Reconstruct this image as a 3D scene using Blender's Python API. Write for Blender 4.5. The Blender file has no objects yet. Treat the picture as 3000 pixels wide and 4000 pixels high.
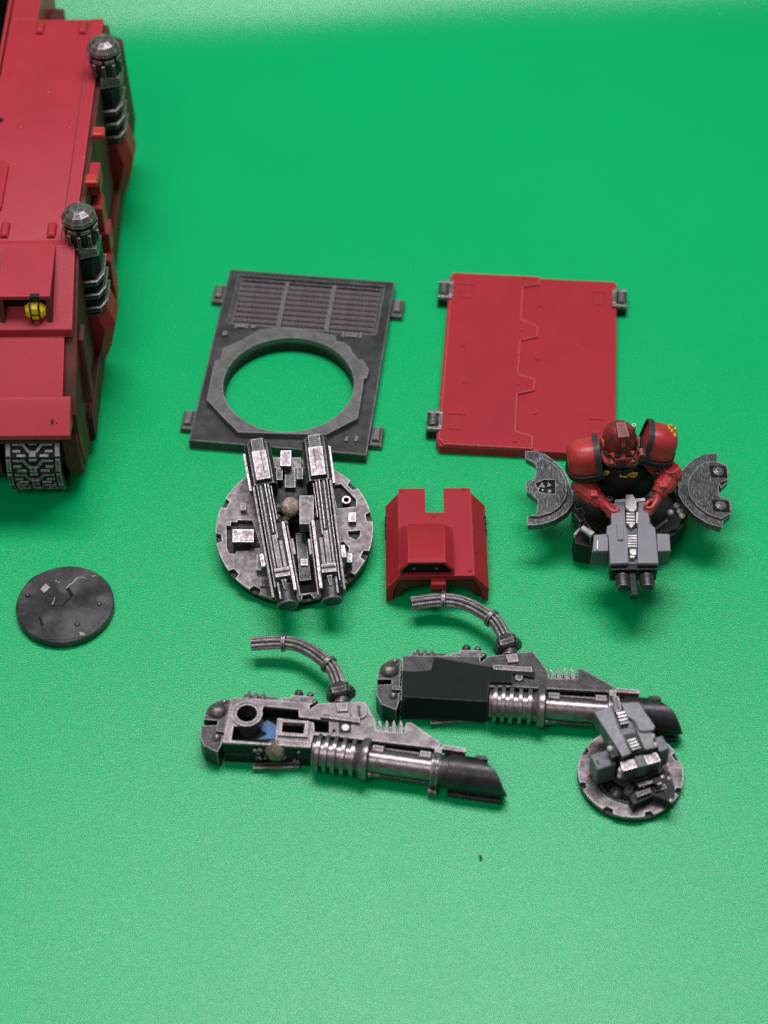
import bpy, bmesh, math, random
from mathutils import Vector, Matrix, noise
random.seed(4)
PI = math.pi
SC = bpy.context.scene
SC.unit_settings.scale_length = 0.01          # one unit is one centimetre
COL = SC.collection

# ------------------------------------------------------------------ camera
F, CH, TH, RO = 8258.0, 32.39, 0.86, -0.008   # focal length in photo pixels, height, pitch, roll
_c, _s = math.cos(TH), math.sin(TH)
FW = Vector((0, _c, -_s)); UP = Vector((0, _s, _c)); RT = Vector((1, 0, 0))
R2 = math.cos(RO)*RT + math.sin(RO)*UP
U2 = -math.sin(RO)*RT + math.cos(RO)*UP
CAM = Vector((0, 0, CH))
cd_ = bpy.data.cameras.new('camera'); cam = bpy.data.objects.new('camera', cd_); COL.objects.link(cam)
cam.matrix_world = Matrix(((R2.x, U2.x, -FW.x, 0), (R2.y, U2.y, -FW.y, 0), (R2.z, U2.z, -FW.z, CH), (0, 0, 0, 1)))
cd_.sensor_fit = 'VERTICAL'; cd_.sensor_height = 24; cd_.lens = 24*F/4000
cd_.clip_start = 0.5; cd_.clip_end = 1000
cd_.dof.use_dof = True; cd_.dof.focus_distance = 41.2; cd_.dof.aperture_fstop = 0.105
SC.camera = cam

# ------------------------------------------------------------------ world, lamps, exposure
w = bpy.data.worlds.new('World'); SC.world = w; w.use_nodes = True
w.node_tree.nodes['Background'].inputs[0].default_value = (0.92, 0.97, 1.0, 1)
w.node_tree.nodes['Background'].inputs[1].default_value = 0.14

def area(name, loc, look, size, power, col=(1, 1, 1), sy=None):
    l = bpy.data.lights.new(name, 'AREA'); l.energy = power; l.color = col
    l.shape = 'RECTANGLE'; l.size = size; l.size_y = sy or size
    o = bpy.data.objects.new(name, l); COL.objects.link(o); o.location = loc
    o.rotation_euler = (Vector(look)-Vector(loc)).to_track_quat('-Z', 'Y').to_euler()
    return o
area('ceiling_lamp', (2, 42, 62), (0, 22, 0), 44, 33500, (1.0, 1.0, 1.06), 16)
area('fill_lamp', (-16, -6, 58), (0, 26, 0), 26, 8000, (1.0, 0.98, 0.96), 22)  # weak fill added out of view to brighten the front faces
SC.view_settings.view_transform = 'Standard'; SC.view_settings.look = 'None'
SC.view_settings.exposure = 0.0; SC.view_settings.gamma = 1.0
SC.render.engine = 'CYCLES'
SC.cycles.use_denoising = False
SC.cycles.max_bounces = 6; SC.cycles.diffuse_bounces = 3; SC.cycles.glossy_bounces = 3

# ------------------------------------------------------------------ materials
def paint(name, base, dark=None, rough=0.5, metal=0.0, spec=0.5, edge=None, ew=0.03, ea=0.7, ns=4.0, nlo=0.35, nhi=0.65,
          bump=0.15, bs=40.0, streak=None, soft=0.014, rvar=0.12, stretch=(1, 1, 1), grime=None):
    m = bpy.data.materials.new(name); m.use_nodes = True
    nt = m.node_tree; N = nt.nodes; L = nt.links
    bs_ = N['Principled BSDF']
    def n(t, **k):
        x = N.new(t)
        for a, v in k.items(): setattr(x, a, v)
        return x
    tc = n('ShaderNodeTexCoord')
    mp = n('ShaderNodeMapping'); mp.inputs['Scale'].default_value = stretch
    L.new(tc.outputs['Object'], mp.inputs[0])
    def noi(scale, detail=5, r=0.6, src=mp):
        x = n('ShaderNodeTexNoise'); x.inputs['Scale'].default_value = scale; x.inputs['Detail'].default_value = detail
        x.inputs['Roughness'].default_value = r; L.new(src.outputs[0], x.inputs['Vector']); return x
    def rng(src, a, b, c, d):
        x = n('ShaderNodeMapRange'); L.new(src, x.inputs[0])
        for i, v in zip((1, 2, 3, 4), (a, b, c, d)): x.inputs[i].default_value = v
        return x.outputs[0]
    def mix(fac, a, b):
        x = n('ShaderNodeMix', data_type='RGBA')
        if isinstance(fac, float): x.inputs[0].default_value = fac
        else: L.new(fac, x.inputs[0])
        for s, v in ((x.inputs[6], a), (x.inputs[7], b)):
            if isinstance(v, tuple): s.default_value = (*v, 1)
            else: L.new(v, s)
        return x.outputs[2]
    def mul(a, b):
        x = n('ShaderNodeMath', operation='MULTIPLY'); L.new(a, x.inputs[0])
        if isinstance(b, float): x.inputs[1].default_value = b
        else: L.new(b, x.inputs[1])
        return x.outputs[0]
    nz = noi(ns)
    col = mix(rng(nz.outputs[0], nlo, nhi, 0, 1), dark or base, base)
    if streak:
        s = n('ShaderNodeMapping'); s.inputs['Scale'].default_value = (30, 5, 30); s.inputs['Rotation'].default_value = (0, 0, .25)
        L.new(tc.outputs['Object'], s.inputs[0])
        sn = noi(1.6, 4, .7, s)
        col = mix(rng(sn.outputs[0], .52, .68, 0, .75), col, streak)
    if grime:
        gn = noi(ns*2.3, 6, .7)
        col = mix(rng(gn.outputs[0], .55, .68, 0, .85), col, grime)
    if edge:
        bv = n('ShaderNodeBevel', samples=4); bv.inputs['Radius'].default_value = ew
        ge = n('ShaderNodeNewGeometry')
        dd = n('ShaderNodeVectorMath', operation='DISTANCE'); L.new(bv.outputs[0], dd.inputs[0]); L.new(ge.outputs['Normal'], dd.inputs[1])
        en = noi(14, 3)
        em = mul(rng(dd.outputs['Value'], .06, .38, 0, 1), rng(en.outputs[0], .3, .6, .25, ea))
        col = mix(em, col, edge)
    L.new(col, bs_.inputs['Base Color'])
    bs_.inputs['Metallic'].default_value = metal
    bs_.inputs['Specular IOR Level'].default_value = spec
    rn = noi(ns*3)
    L.new(rng(rn.outputs[0], .3, .7, max(.05, rough-rvar), min(1, rough+rvar)), bs_.inputs['Roughness'])
    bn = noi(bs, 3)
    bu = n('ShaderNodeBump'); bu.inputs['Strength'].default_value = bump; bu.inputs['Distance'].default_value = .02
    L.new(bn.outputs[0], bu.inputs['Height'])
    if soft:
        b2 = n('ShaderNodeBevel', samples=3); b2.inputs['Radius'].default_value = soft
        L.new(b2.outputs[0], bu.inputs['Normal'])
    L.new(bu.outputs[0], bs_.inputs['Normal'])
    return m

SHEET = paint('green_plastic', (0.0, 0.465, 0.143), (0.0, 0.445, 0.135), rough=.24, spec=.5, ns=.15, bump=.4, bs=34, soft=0, rvar=.02)
RED = paint('red_paint', (0.42, 0.021, 0.036), (0.385, 0.018, 0.032), rough=.52, rvar=.04, spec=.22, edge=(.66, .12, .12), ew=.03, ea=.7, ns=1.2, bump=.18, bs=30)
HULLRED = paint('hull_red_paint', (0.455, 0.026, 0.045), (0.41, 0.022, 0.038), rough=.45, rvar=.04, spec=.3, edge=(.66, .1, .11), ew=.035, ea=.65, ns=.9, bump=.18, bs=26, grime=(.40, .028, .042))
ARMRED = paint('armour_red_paint', (0.56, 0.04, 0.045), (0.40, 0.024, 0.028), rough=.36, spec=.5, edge=(.85, .22, .20), ew=.035, ea=.8, ns=3.5)
HELMRED = paint('helmet_red_wash', (0.34, 0.022, 0.022), (0.045, 0.006, 0.006), rough=.45, edge=(.72, .14, .12), ew=.04, ea=1.0, ns=5)
TAIL = paint('bright_red_plastic', (0.56, 0.04, 0.035), (0.48, 0.035, 0.03), rough=.4)
STEEL = paint('drybrushed_steel', (0.23, 0.192, 0.19), (0.085, 0.073, 0.073), rough=.36, metal=.62, edge=(.82, .72, .72), ew=.035, ea=1.0, ns=6, nlo=.36, nhi=.64, bump=.14, bs=22)
PALE = paint('pale_worn_steel', (0.29, 0.238, 0.236), (0.14, 0.116, 0.116), rough=.40, metal=.55, edge=(.70, .61, .61), ew=.04, ea=1.0, ns=3.5, nlo=.36, nhi=.62, bump=.14, bs=22, grime=(.075, .063, .063))
REDWORN = paint('worn_red_edge', (0.42, 0.021, 0.036), (0.385, 0.018, 0.032), rough=.52, rvar=.04, spec=.22, edge=(.78, .22, .22), ew=.045, ea=1.0, ns=1.2, bump=.18, bs=30)
GUNM = paint('gunmetal', (0.075, 0.067, 0.067), (0.03, 0.028, 0.028), rough=.38, metal=.5, edge=(.55, .49, .49), ew=.035, ea=.95, ns=6, bump=.3, bs=34)
PLATEM = paint('plate_gunmetal', (0.085, 0.076, 0.078), (0.032, 0.03, 0.031), rough=.42, metal=.4, edge=(.42, .375, .38), ew=.05, ea=.9, ns=1.6, bump=.12, bs=24, grime=(.045, .04, .041))
RINGM = paint('ring_gunmetal', (0.20, 0.18, 0.182), (0.13, 0.117, 0.119), rough=.42, metal=.4, edge=(.5, .45, .455), ew=.04, ea=.9, ns=4, bump=.3, bs=34)
SLATM = paint('slat_gunmetal', (0.15, 0.12, 0.13), (0.08, 0.062, 0.068), rough=.5, metal=.3, edge=(.40, .32, .345), ew=.03, ea=.95, ns=5)
BRUSHED = paint('brushed_gunmetal', (0.10, 0.096, 0.096), (0.04, 0.04, 0.04), rough=.40, metal=.45, edge=(.6, .57, .57), ew=.035, ea=.95, ns=4, streak=(.42, .40, .40), bump=.3)
BLK = paint('black_metal', (0.013, 0.013, 0.013), (0.006, 0.007, 0.007), rough=.5, spec=.32, edge=(.22, .21, .21), ew=.018, ea=.55, ns=5)
BARREL = paint('barrel_steel', (0.34, 0.277, 0.277), (0.20, 0.16, 0.162), rough=.30, metal=.8, edge=(.65, .58, .58), ew=.03, ea=.6, ns=7, bump=.12, bs=30)
MUZZ = paint('muzzle_dark', (0.06, 0.05, 0.053), (0.025, 0.022, 0.024), rough=.38, metal=.5, edge=(.2, .18, .18), ew=.025, ea=.5, ns=4)
PRIMER = paint('dark_green_grey_primer', (0.014, 0.021, 0.019), (0.012, 0.018, 0.016), rough=.7, spec=.12, edge=(.22, .2, .2), ew=.022, ea=.8, ns=2, rvar=.04)
TPALE = paint('turret_worn_steel', (0.235, 0.193, 0.191), (0.11, 0.092, 0.092), rough=.5, metal=.35, edge=(.66, .58, .58), ew=.045, ea=1.0, ns=3.2, nlo=.34, nhi=.64, bump=.14, bs=22, grime=(.065, .055, .055))
LIT_TREAD = paint('lit_silver_tread', (0.85, 0.78, 0.78), (0.55, 0.5, 0.5), rough=.45, metal=.1, ns=8)
GREY = paint('grey_plastic', (0.245, 0.225, 0.25), (0.215, 0.20, 0.222), rough=.42, spec=.4, edge=(.40, .375, .40), ew=.022, ea=.6, ns=3, bump=.15)
DGREY = paint('dark_grey_plastic', (0.105, 0.11, 0.12), (0.085, 0.09, 0.10), rough=.45, spec=.5, edge=(.26, .26, .28), ew=.022, ea=.5, ns=3, bump=.12)
SILV = paint('silver_paint', (0.78, 0.72, 0.72), (0.45, 0.41, 0.41), rough=.38, metal=.25, edge=(.9, .85, .85), ew=.02, ns=8)
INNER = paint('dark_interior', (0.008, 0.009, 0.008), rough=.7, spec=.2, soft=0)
BRWN = paint('dark_red_brown', (0.135, 0.028, 0.026), (0.06, 0.022, 0.018), rough=.6, spec=.22, edge=(.36, .07, .065), ew=.025, ea=.5, ns=1.3)  # darker red-brown on hull sides, guards, undersides and the cowl front
YEL = paint('yellow_lens', (0.95, 0.74, 0.015), (0.9, 0.58, 0.0), rough=.3, ns=5)
GOLD = paint('gold_paint', (0.95, 0.58, 0.10), (0.45, 0.2, 0.03), rough=.35, metal=.2, ns=14)
BLUE = paint('blue_stain', (0.04, 0.16, 0.42), (0.07, 0.09, 0.14), rough=.45, ns=5)
GLUE = paint('dried_glue', (0.26, 0.20, 0.155), (0.13, 0.085, 0.06), rough=.3, spec=.6, ns=9, bump=.6, bs=12)
PGLUE = paint('pale_glue', (0.50, 0.42, 0.33), (0.26, 0.19, 0.13), rough=.3, spec=.6, ns=9, bump=.8, bs=14)
LENS = paint('lamp_glass', (0.05, 0.03, 0.03), rough=.15, spec=.8, soft=0)
SCUFF = paint('scuffed_black_plastic', (0.085, 0.075, 0.077), (0.012, 0.012, 0.012), rough=.34, spec=.5, edge=(.12, .11, .11), ew=.02, ea=.4, ns=1.1, nlo=.44, nhi=.66, bump=.12, grime=(.11, .095, .098))
RIMD = paint('charcoal_trim', (0.045, 0.045, 0.046), (0.025, 0.025, 0.026), rough=.45, spec=.4, edge=(.16, .155, .155), ew=.025, ea=.6, ns=5)
WHITE = paint('bare_plastic_mark', (0.55, 0.46, 0.47), (0.3, 0.26, 0.27), rough=.5, ns=12)

# ------------------------------------------------------------------ frames and builders
def ZM(s, ox, oy): return lambda x, y: (ox+x*s, oy+y*s)     # an enlarged view of the photo -> photo pixels

class Fr:
    """A local frame; P() gives the local point of a photo pixel on the plane z = h of this frame."""
    def __init__(s, loc=(0, 0, 0), rz=0, tx=0, ty=0, parent=None):
        s.M = Matrix.Translation(Vector(loc)) @ Matrix.Rotation(rz, 4, 'Z') @ Matrix.Rotation(tx, 4, 'X') @ Matrix.Rotation(ty, 4, 'Y')
        if parent: s.M = parent.M @ s.M
        s.I = s.M.inverted()
    def P(s, z, x, y, h=0.0):
        a, b = z(x, y)
        d = s.I.to_3x3() @ (FW*F + R2*(a-1500) - U2*(b-2000)); c = s.I @ CAM
        return c + d*((h-c.z)/d.z)
    def PL(s, z, pts, h=0.0): return [tuple(s.P(z, x, y, h))[:2] for x, y in pts]
WF = Fr()
def aty(z, x, y, Y):
    a, b = z(x, y); d = FW*F + R2*(a-1500) - U2*(b-2000)
    return CAM + d*(Y/d.y)

def atx(z, x, y, X):
    a, b = z(x, y); d = FW*F + R2*(a-1500) - U2*(b-2000)
    return CAM + d*(X/d.x)

class B:
    def __init__(s, fr=WF): s.bm = bmesh.new(); s.fr = fr
    def v(s, co): return s.bm.verts.new(s.fr.M @ Vector(co))
    def hull(s, rings, cap=True):
        vs = [[s.v(p) for p in r] for r in rings]; n = len(vs[0])
        for a, b in zip(vs, vs[1:]):
            for i in range(n): s.bm.faces.new((a[i], a[(i+1) % n], b[(i+1) % n], b[i]))
        if cap: s.bm.faces.new(vs[0]); s.bm.faces.new(vs[-1])
        return s
    def box(s, x0, x1, y0, y1, z0, z1, ch=0.0):
        if ch:
            q = [(x0, y0), (x1, y0), (x1, y1), (x0, y1)]; k = [(x0+ch, y0+ch), (x1-ch, y0+ch), (x1-ch, y1-ch), (x0+ch, y1-ch)]
            return s.hull([[(*p, z0) for p in q], [(*p, z1-ch) for p in q], [(*p, z1) for p in k]])
        q = [(x0, y0), (x1, y0), (x1, y1), (x0, y1)]
        return s.hull([[(*p, z0) for p in q], [(*p, z1) for p in q]])
    def slab(s, pts, z0, z1, holes=(), top=None):
        """solid plate of the outline, with holes; `top` shrinks the top outline to chamfer it"""
        if not holes:
            if top:
                c = Vector((sum(p[0] for p in pts)/len(pts), sum(p[1] for p in pts)/len(pts)))
                q = [tuple(c+(Vector(p[:2])-c)*(1-top)) for p in pts]
            else: q = pts
            return s.hull([[(p[0], p[1], z0) for p in pts], [(p[0], p[1], z1) for p in q]])
        t = bmesh.new(); edges = []
        for loop in [pts, *holes]:
            vs = [t.verts.new((p[0], p[1], z1)) for p in loop]
            edges += [t.edges.new((vs[i], vs[(i+1) % len(vs)])) for i in range(len(vs))]
        r = bmesh.ops.triangle_fill(t, edges=edges, use_beauty=True, normal=(0, 0, 1))
        fs = [f for f in t.faces]
        e = bmesh.ops.extrude_face_region(t, geom=fs, use_keep_orig=True)
        for v in [g for g in e['geom'] if isinstance(g, bmesh.types.BMVert)]: v.co.z = z0
        m = {v: s.v(v.co) for v in t.verts}
        for f in t.faces:
            try: s.bm.faces.new([m[v] for v in f.verts])
            except ValueError: pass
        t.free(); return s
    def lathe(s, p0, d, prof, n=24, squash=1.0, ph=0.0, cap=True):
        """prof: (distance along d, radius)"""
        p0 = Vector(p0); d = Vector(d).normalized()
        a = d.orthogonal().normalized() if abs(d.z) < .95 else Vector((1, 0, 0))
        if abs(d.z) < .95: a = d.cross(Vector((0, 0, 1))).normalized()
        b = d.cross(a).normalized()
        return s.hull([[p0+d*t+(a*math.cos(ph+2*PI*i/n)+b*math.sin(ph+2*PI*i/n)*squash)*r for i in range(n)] for t, r in prof], cap)
    def cyl(s, p0, p1, r0, r1=None, n=20):
        d = Vector(p1)-Vector(p0); return s.lathe(p0, d, [(0, r0), (d.length, r0 if r1 is None else r1)], n)
    def tube(s, path, r, n=8):
        path = [Vector(p) for p in path]; rings = []; a = None
        for i, p in enumerate(path):
            d = (path[min(i+1, len(path)-1)]-path[max(i-1, 0)]).normalized()
            a = (a - d*a.dot(d)).normalized() if a else d.orthogonal().normalized()
            b = d.cross(a)
            rr = r[i] if isinstance(r, list) else r
            rings.append([p+(a*math.cos(2*PI*k/n)+b*math.sin(2*PI*k/n))*rr for k in range(n)])
        return s.hull(rings)
    def ell(s, c, r, n=16, m=9, lo=-PI/2, hi=PI/2, wob=0.0):
        c = Vector(c); rings = []
        for j in range(m):
            t = lo+(hi-lo)*j/(m-1); t = max(-PI/2+.02, min(PI/2-.02, t))
            rings.append([c+Vector((r[0]*math.cos(t)*math.cos(2*PI*i/n), r[1]*math.cos(t)*math.sin(2*PI*i/n), r[2]*math.sin(t)))*(1+wob*noise.noise(Vector((i*.9, j*.9, c.x)))) for i in range(n)])
        return s.hull(rings)

ROOTM = {}
def thing(name, label, cat, fr=WF, group=None):
    o = bpy.data.objects.new(name, None); COL.objects.link(o); o.matrix_world = fr.M; o.empty_display_size = .3
    ROOTM[o.name] = fr.M.inverted(); o['label'] = label; o['category'] = cat
    if group: o['group'] = group
    return o
def obj(name, b, mat, parent=None, ang=32, smooth=True, bev=0.0, label=None):
    if parent is not None: b.bm.transform(ROOTM[parent.name])
    bmesh.ops.recalc_face_normals(b.bm, faces=b.bm.faces)
    me = bpy.data.meshes.new(name); b.bm.to_mesh(me); b.bm.free(); me.materials.append(mat)
    if smooth:
        me.polygons.foreach_set('use_smooth', [True]*len(me.polygons)); me.set_sharp_from_angle(angle=math.radians(ang))
    o = bpy.data.objects.new(name, me); COL.objects.link(o)
    if parent is not None:
        o.parent = parent
        I = ROOTM[parent.name]; ROOTM[o.name] = I          # parts keep the root's origin
    if bev:
        q = o.modifiers.new('bevel', 'BEVEL'); q.width = bev; q.segments = 3; q.limit_method = 'ANGLE'; q.harden_normals = True
    if label: o['label'] = label
    return o
def circ(c, r, n=48, a0=0.0, a1=None):
    if a1 is None: return [(c[0]+r*math.cos(a0+2*PI*i/n), c[1]+r*math.sin(a0+2*PI*i/n)) for i in range(n)]
    return [(c[0]+r*math.cos(a0+(a1-a0)*i/(n-1)), c[1]+r*math.sin(a0+(a1-a0)*i/(n-1))) for i in range(n)]
def smoothpath(p, k=4):
    p = [Vector(q) for q in p]; out = []
    for i in range(len(p)-1):
        a, b, c, d = p[max(i-1, 0)], p[i], p[i+1], p[min(i+2, len(p)-1)]
        for j in range(k):
            t = j/k; out.append(.5*((2*b)+(c-a)*t+(2*a-5*b+4*c-d)*t*t+(3*b-a-3*c+d)*t**3))
    return out+[p[-1]]

# ------------------------------------------------------------------ the green sheet, curling up at the back
def sheet():
    b = B(); xs = [-46+i*2.0 for i in range(47)]
    ys = [4+i*2 for i in range(18)]+[40+i*.25 for i in range(60)]+[55+i*1.5 for i in range(12)]
    grid = []
    for x in xs:
        yb = 42.8+max(-1.0, min(1.6, (x+4)*.075))+.12*math.sin(x*.55)
        col = []; z = 0.0; py = ys[0]
        for y in ys:
            sl = .56*max(0, min(1, (y-yb)/1.9))**1.2 + .03*max(0, y-yb-3)
            z += sl*(y-py); py = y; col.append(b.v((x, y, z)))
        grid.append(col)
    for a, c in zip(grid, grid[1:]):
        for j in range(len(ys)-1): b.bm.faces.new((a[j], c[j], c[j+1], a[j+1]))
    o = obj('ground_sheet', b, SHEET, None, 80); o['kind'] = 'structure'
    if o.data.polygons[0].normal.z < 0: o.data.flip_normals()
    q = o.modifiers.new('t', 'SOLIDIFY'); q.thickness = .08; q.offset = -1
sheet()

# ------------------------------------------------------------------ 1 louvred plate with round opening
def louvred_plate():
    Z = ZM(.5546, 680, 1000)
    f = Fr((-1.868, 32.028, 0), -.123)
    t = thing('louvred_plate', 'dark gunmetal plate with a large round opening and three columns of louvres', 'model part', f)
    T = .25
    c = f.I @ Vector((-1.991, 31.125, 0)); R = 1.383
    gr = f.PL(Z, [(455, 140), (1480, 210), (1420, 555), (385, 470)], T)
    x0 = (gr[0][0]+gr[3][0])/2; x1 = (gr[1][0]+gr[2][0])/2; y1 = (gr[0][1]+gr[1][1])/2; y0 = (gr[2][1]+gr[3][1])/2
    G = [(x0, y0), (x1, y0), (x1, y1), (x0, y1)]
    out = [(-1.85, -2.6), (1.85, -2.6), (1.85, 2.6), (-1.85, 2.6)]
    obj('plate', B(f).slab(out, 0, T, [circ(c, R+.02), G]), PLATEM, t)
    obj('grille_back', B(f).box(x0+.002, x1-.002, y0+.002, y1-.002, .02, .09), BLK, t)
    cols = 3; bw = .085; cw = (x1-x0-.16-bw*2)/3
    fr_ = B(f).box(x0+.002, x0+.08, y0+.002, y1-.002, .09, .19); fr_.box(x1-.08, x1-.002, y0+.002, y1-.002, .09, .19)
    fr_.box(x0+.08, x1-.08, y1-.06, y1-.002, .09, .18)
    obj('grille_frame', fr_, PLATEM, t)
    for k in range(1, 3):
        xx = x0+.08+k*cw+(k-1)*bw
        obj('divider', B(f).box(xx, xx+bw, y0+.002, y1-.062, .09, .225), RINGM, t)
    n = 9; dy = (y1-.07-y0)/n
    proto = None
    for k in range(3):
        xa = x0+.08+k*(cw+bw)
        for j in range(n):
            if proto is None:
                b = B(f); r = []
                for xx in (xa+.004, xa+cw-.004):
                    r.append([(xx, y0+.02, .092), (xx, y0+dy*.62, .092), (xx, y0+dy*.72, .16), (xx, y0+dy*.5, .185), (xx, y0+.03, .14)])
                b.hull(r); proto = obj('slat', b, SLATM, t); o = proto
            else:
                o = proto.copy(); COL.objects.link(o); o.parent = t
            o.location = (k*(cw+bw), j*dy, 0)
    # raised eight-sided ring
    ol = f.PL(Z, [(600, 520), (700, 505), (850, 510), (1135, 560), (1142, 600), (1200, 610), (1240, 640), (1250, 668), (1298, 732), (1325, 728), (1372, 795), (1357, 858),
                  (1335, 862), (1325, 960), (1292, 1142), (1070, 1258), (760, 1250), (450, 1240), (330, 1120), (230, 1010), (255, 880), (287, 742), (328, 724), (345, 652), (480, 590)], .4)
    obj('raised_ring', B(f).slab(ol, T+.002, .4, [circ(c, R)]), RINGM, t)
    obj('bore_lip', B(f).slab(circ(c, R+.012), 0.01, T-.003, [circ(c, R-.02)]), BLK, t)
    # hinge lugs
    for a, b_, sgn in ((320, 250, -1), (1562, 352, 1), (110, 1140, -1), (1415, 1255, 1)):
        p = f.P(Z, a, b_, .2); xx = 1.85*sgn
        s0, s1 = sorted((xx+.002*sgn, xx+.27*sgn))
        q = obj('hinge_lug', B(f).box(s0, s1, p.y-.26, p.y+.26, .03, .16, .03), PLATEM, t)
        s0, s1 = sorted((xx+.06*sgn, xx+.2*sgn))
        obj('hinge_pin', B(f).box(s0, s1, p.y-.16, p.y+.2, .162, .24, .03), RINGM, q)
    for (a, b_, w_, h_) in ((360, 553, .1, .12), (475, 499, .16, .1), (560, 505, .1, .1), (1250, 567, .27, .11), (1215, 1297, .07, .13), (1283, 1297, .07, .13)):
        p = f.P(Z, a, b_, T)
        obj('stud', B(f).box(p.x-w_/2, p.x+w_/2, p.y-h_/2, p.y+h_/2, T+.002, T+.06, .012), RINGM, t)
    for a, b_ in ((437, 500), (515, 500), (1190, 563), (1312, 572)):
        p = f.P(Z, a, b_, T); obj('stud_clip', B(f).box(p.x-.025, p.x+.025, p.y-.07, p.y+.07, T+.002, T+.045), RINGM, t)
louvred_plate()

# ------------------------------------------------------------------ 2 red plate
def red_plate():
    Z = ZM(.5184, 1640, 1000)
    f = Fr((3.135, 31.915, 0), -.083)
    t = thing('red_plate', 'flat rectangular red plate with a notched centre seam and three steel hinges', 'model part', f)
    T = .235
    k = .07
    out = [(-1.85+k, -2.6), (1.85, -2.6), (1.85, 2.6-k), (1.85-k, 2.6), (-1.85+k, 2.6), (-1.85, 2.6-k), (-1.85, -2.6+.16)]
    obj('plate', B(f).slab(out, 0, T), RED, t, bev=.03)
    seam = f.PL(Z, [(905, 150), (900, 225), (780, 240), (765, 490), (825, 512), (892, 540), (885, 620), (758, 645), (742, 900), (870, 938), (862, 1022), (735, 1050), (722, 1330), (850, 1368), (850, 1465)], T)
    seam[0] = (seam[0][0], 2.585); seam[-1] = (seam[-1][0], -2.585)
    left = [(-1.80, -2.43), (-1.80, 2.54), (-1.76, 2.585)]+seam+[(-1.76+k, -2.585)]
    obj('left_half_panel', B(f).slab(left, T-.01, T+.05), REDWORN, t)
    for a, b_ in ((905, 377), (887, 775), (867, 1187), (1188, 678)):
        p = f.P(Z, a, b_, T); s = 1 if a != 1188 else .5
        obj('rivet', B(f).ell((p.x, p.y, T), (.05*s, .05*s, .045*s), 12, 5, 0), RED, t)
    for a, b_ in ((767, 570), (742, 977), (717, 1408), (787, 176), (325, 685), (335, 960)):
        p = f.P(Z, a, b_, T); obj('rivet', B(f).ell((p.x, p.y, T+.05), (.045, .045, .035), 12, 5, 0), RED, t)
    for a, b_, w_, h_ in ((348, 268, .22, .40), (270, 1255, .26, .42), (1345, 325, .2, .38), (1330, 1290, .2, .38)):
        z = T+(.05 if a < 700 else 0)
        p = f.P(Z, a, b_, z)
        b = B(f).slab([(p.x-w_/2, p.y-h_/2), (p.x+w_/2, p.y-h_/2), (p.x+w_/2, p.y+h_/2), (p.x-w_/2, p.y+h_/2)], z, z+.03, top=.12)
        o = obj('boss', b, RED, t, bev=.01)
        obj('boss_rib', B(f).box(p.x-w_/2-.05, p.x+w_/2+.05, p.y+h_/2+.02, p.y+h_/2+.045, z, z+.025), RED, o)
    for a, b_, sg in ((212, 262, -1), (122, 1248, -1), (1492, 328, 1)):
        p = f.P(Z, a, b_, .25); x = 1.85*sg
        h = B(f)
        xi, xo = x-sg*.1, x+sg*.22
        a0, a1 = sorted((xi, xo))
        for (u0, u1, v0, v1) in ((a0, a1, p.y+.19, p.y+.27), (a0, a1, p.y-.27, p.y-.19), (min(xi, xi+sg*.08), max(xi, xi+sg*.08), p.y-.19, p.y+.19)):
            h.box(u0, u1, v0, v1, T+.005, T+.09, .015)
        q = obj('hinge_clamp', h, STEEL, t)
        b0, b1 = sorted((x+sg*.015, x+sg*.22)); obj('hinge_leaf', B(f).box(b0, b1, p.y-.27, p.y+.27, .02, T+.002), BLK, q)
        for j in range(3):
            yy = p.y-.15+j*.105
            obj('knuckle', B(f).cyl((x+sg*.1, yy, T+.03), (x+sg*.1, yy+.085, T+.03), .085, n=14), STEEL, q)
red_plate()

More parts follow.
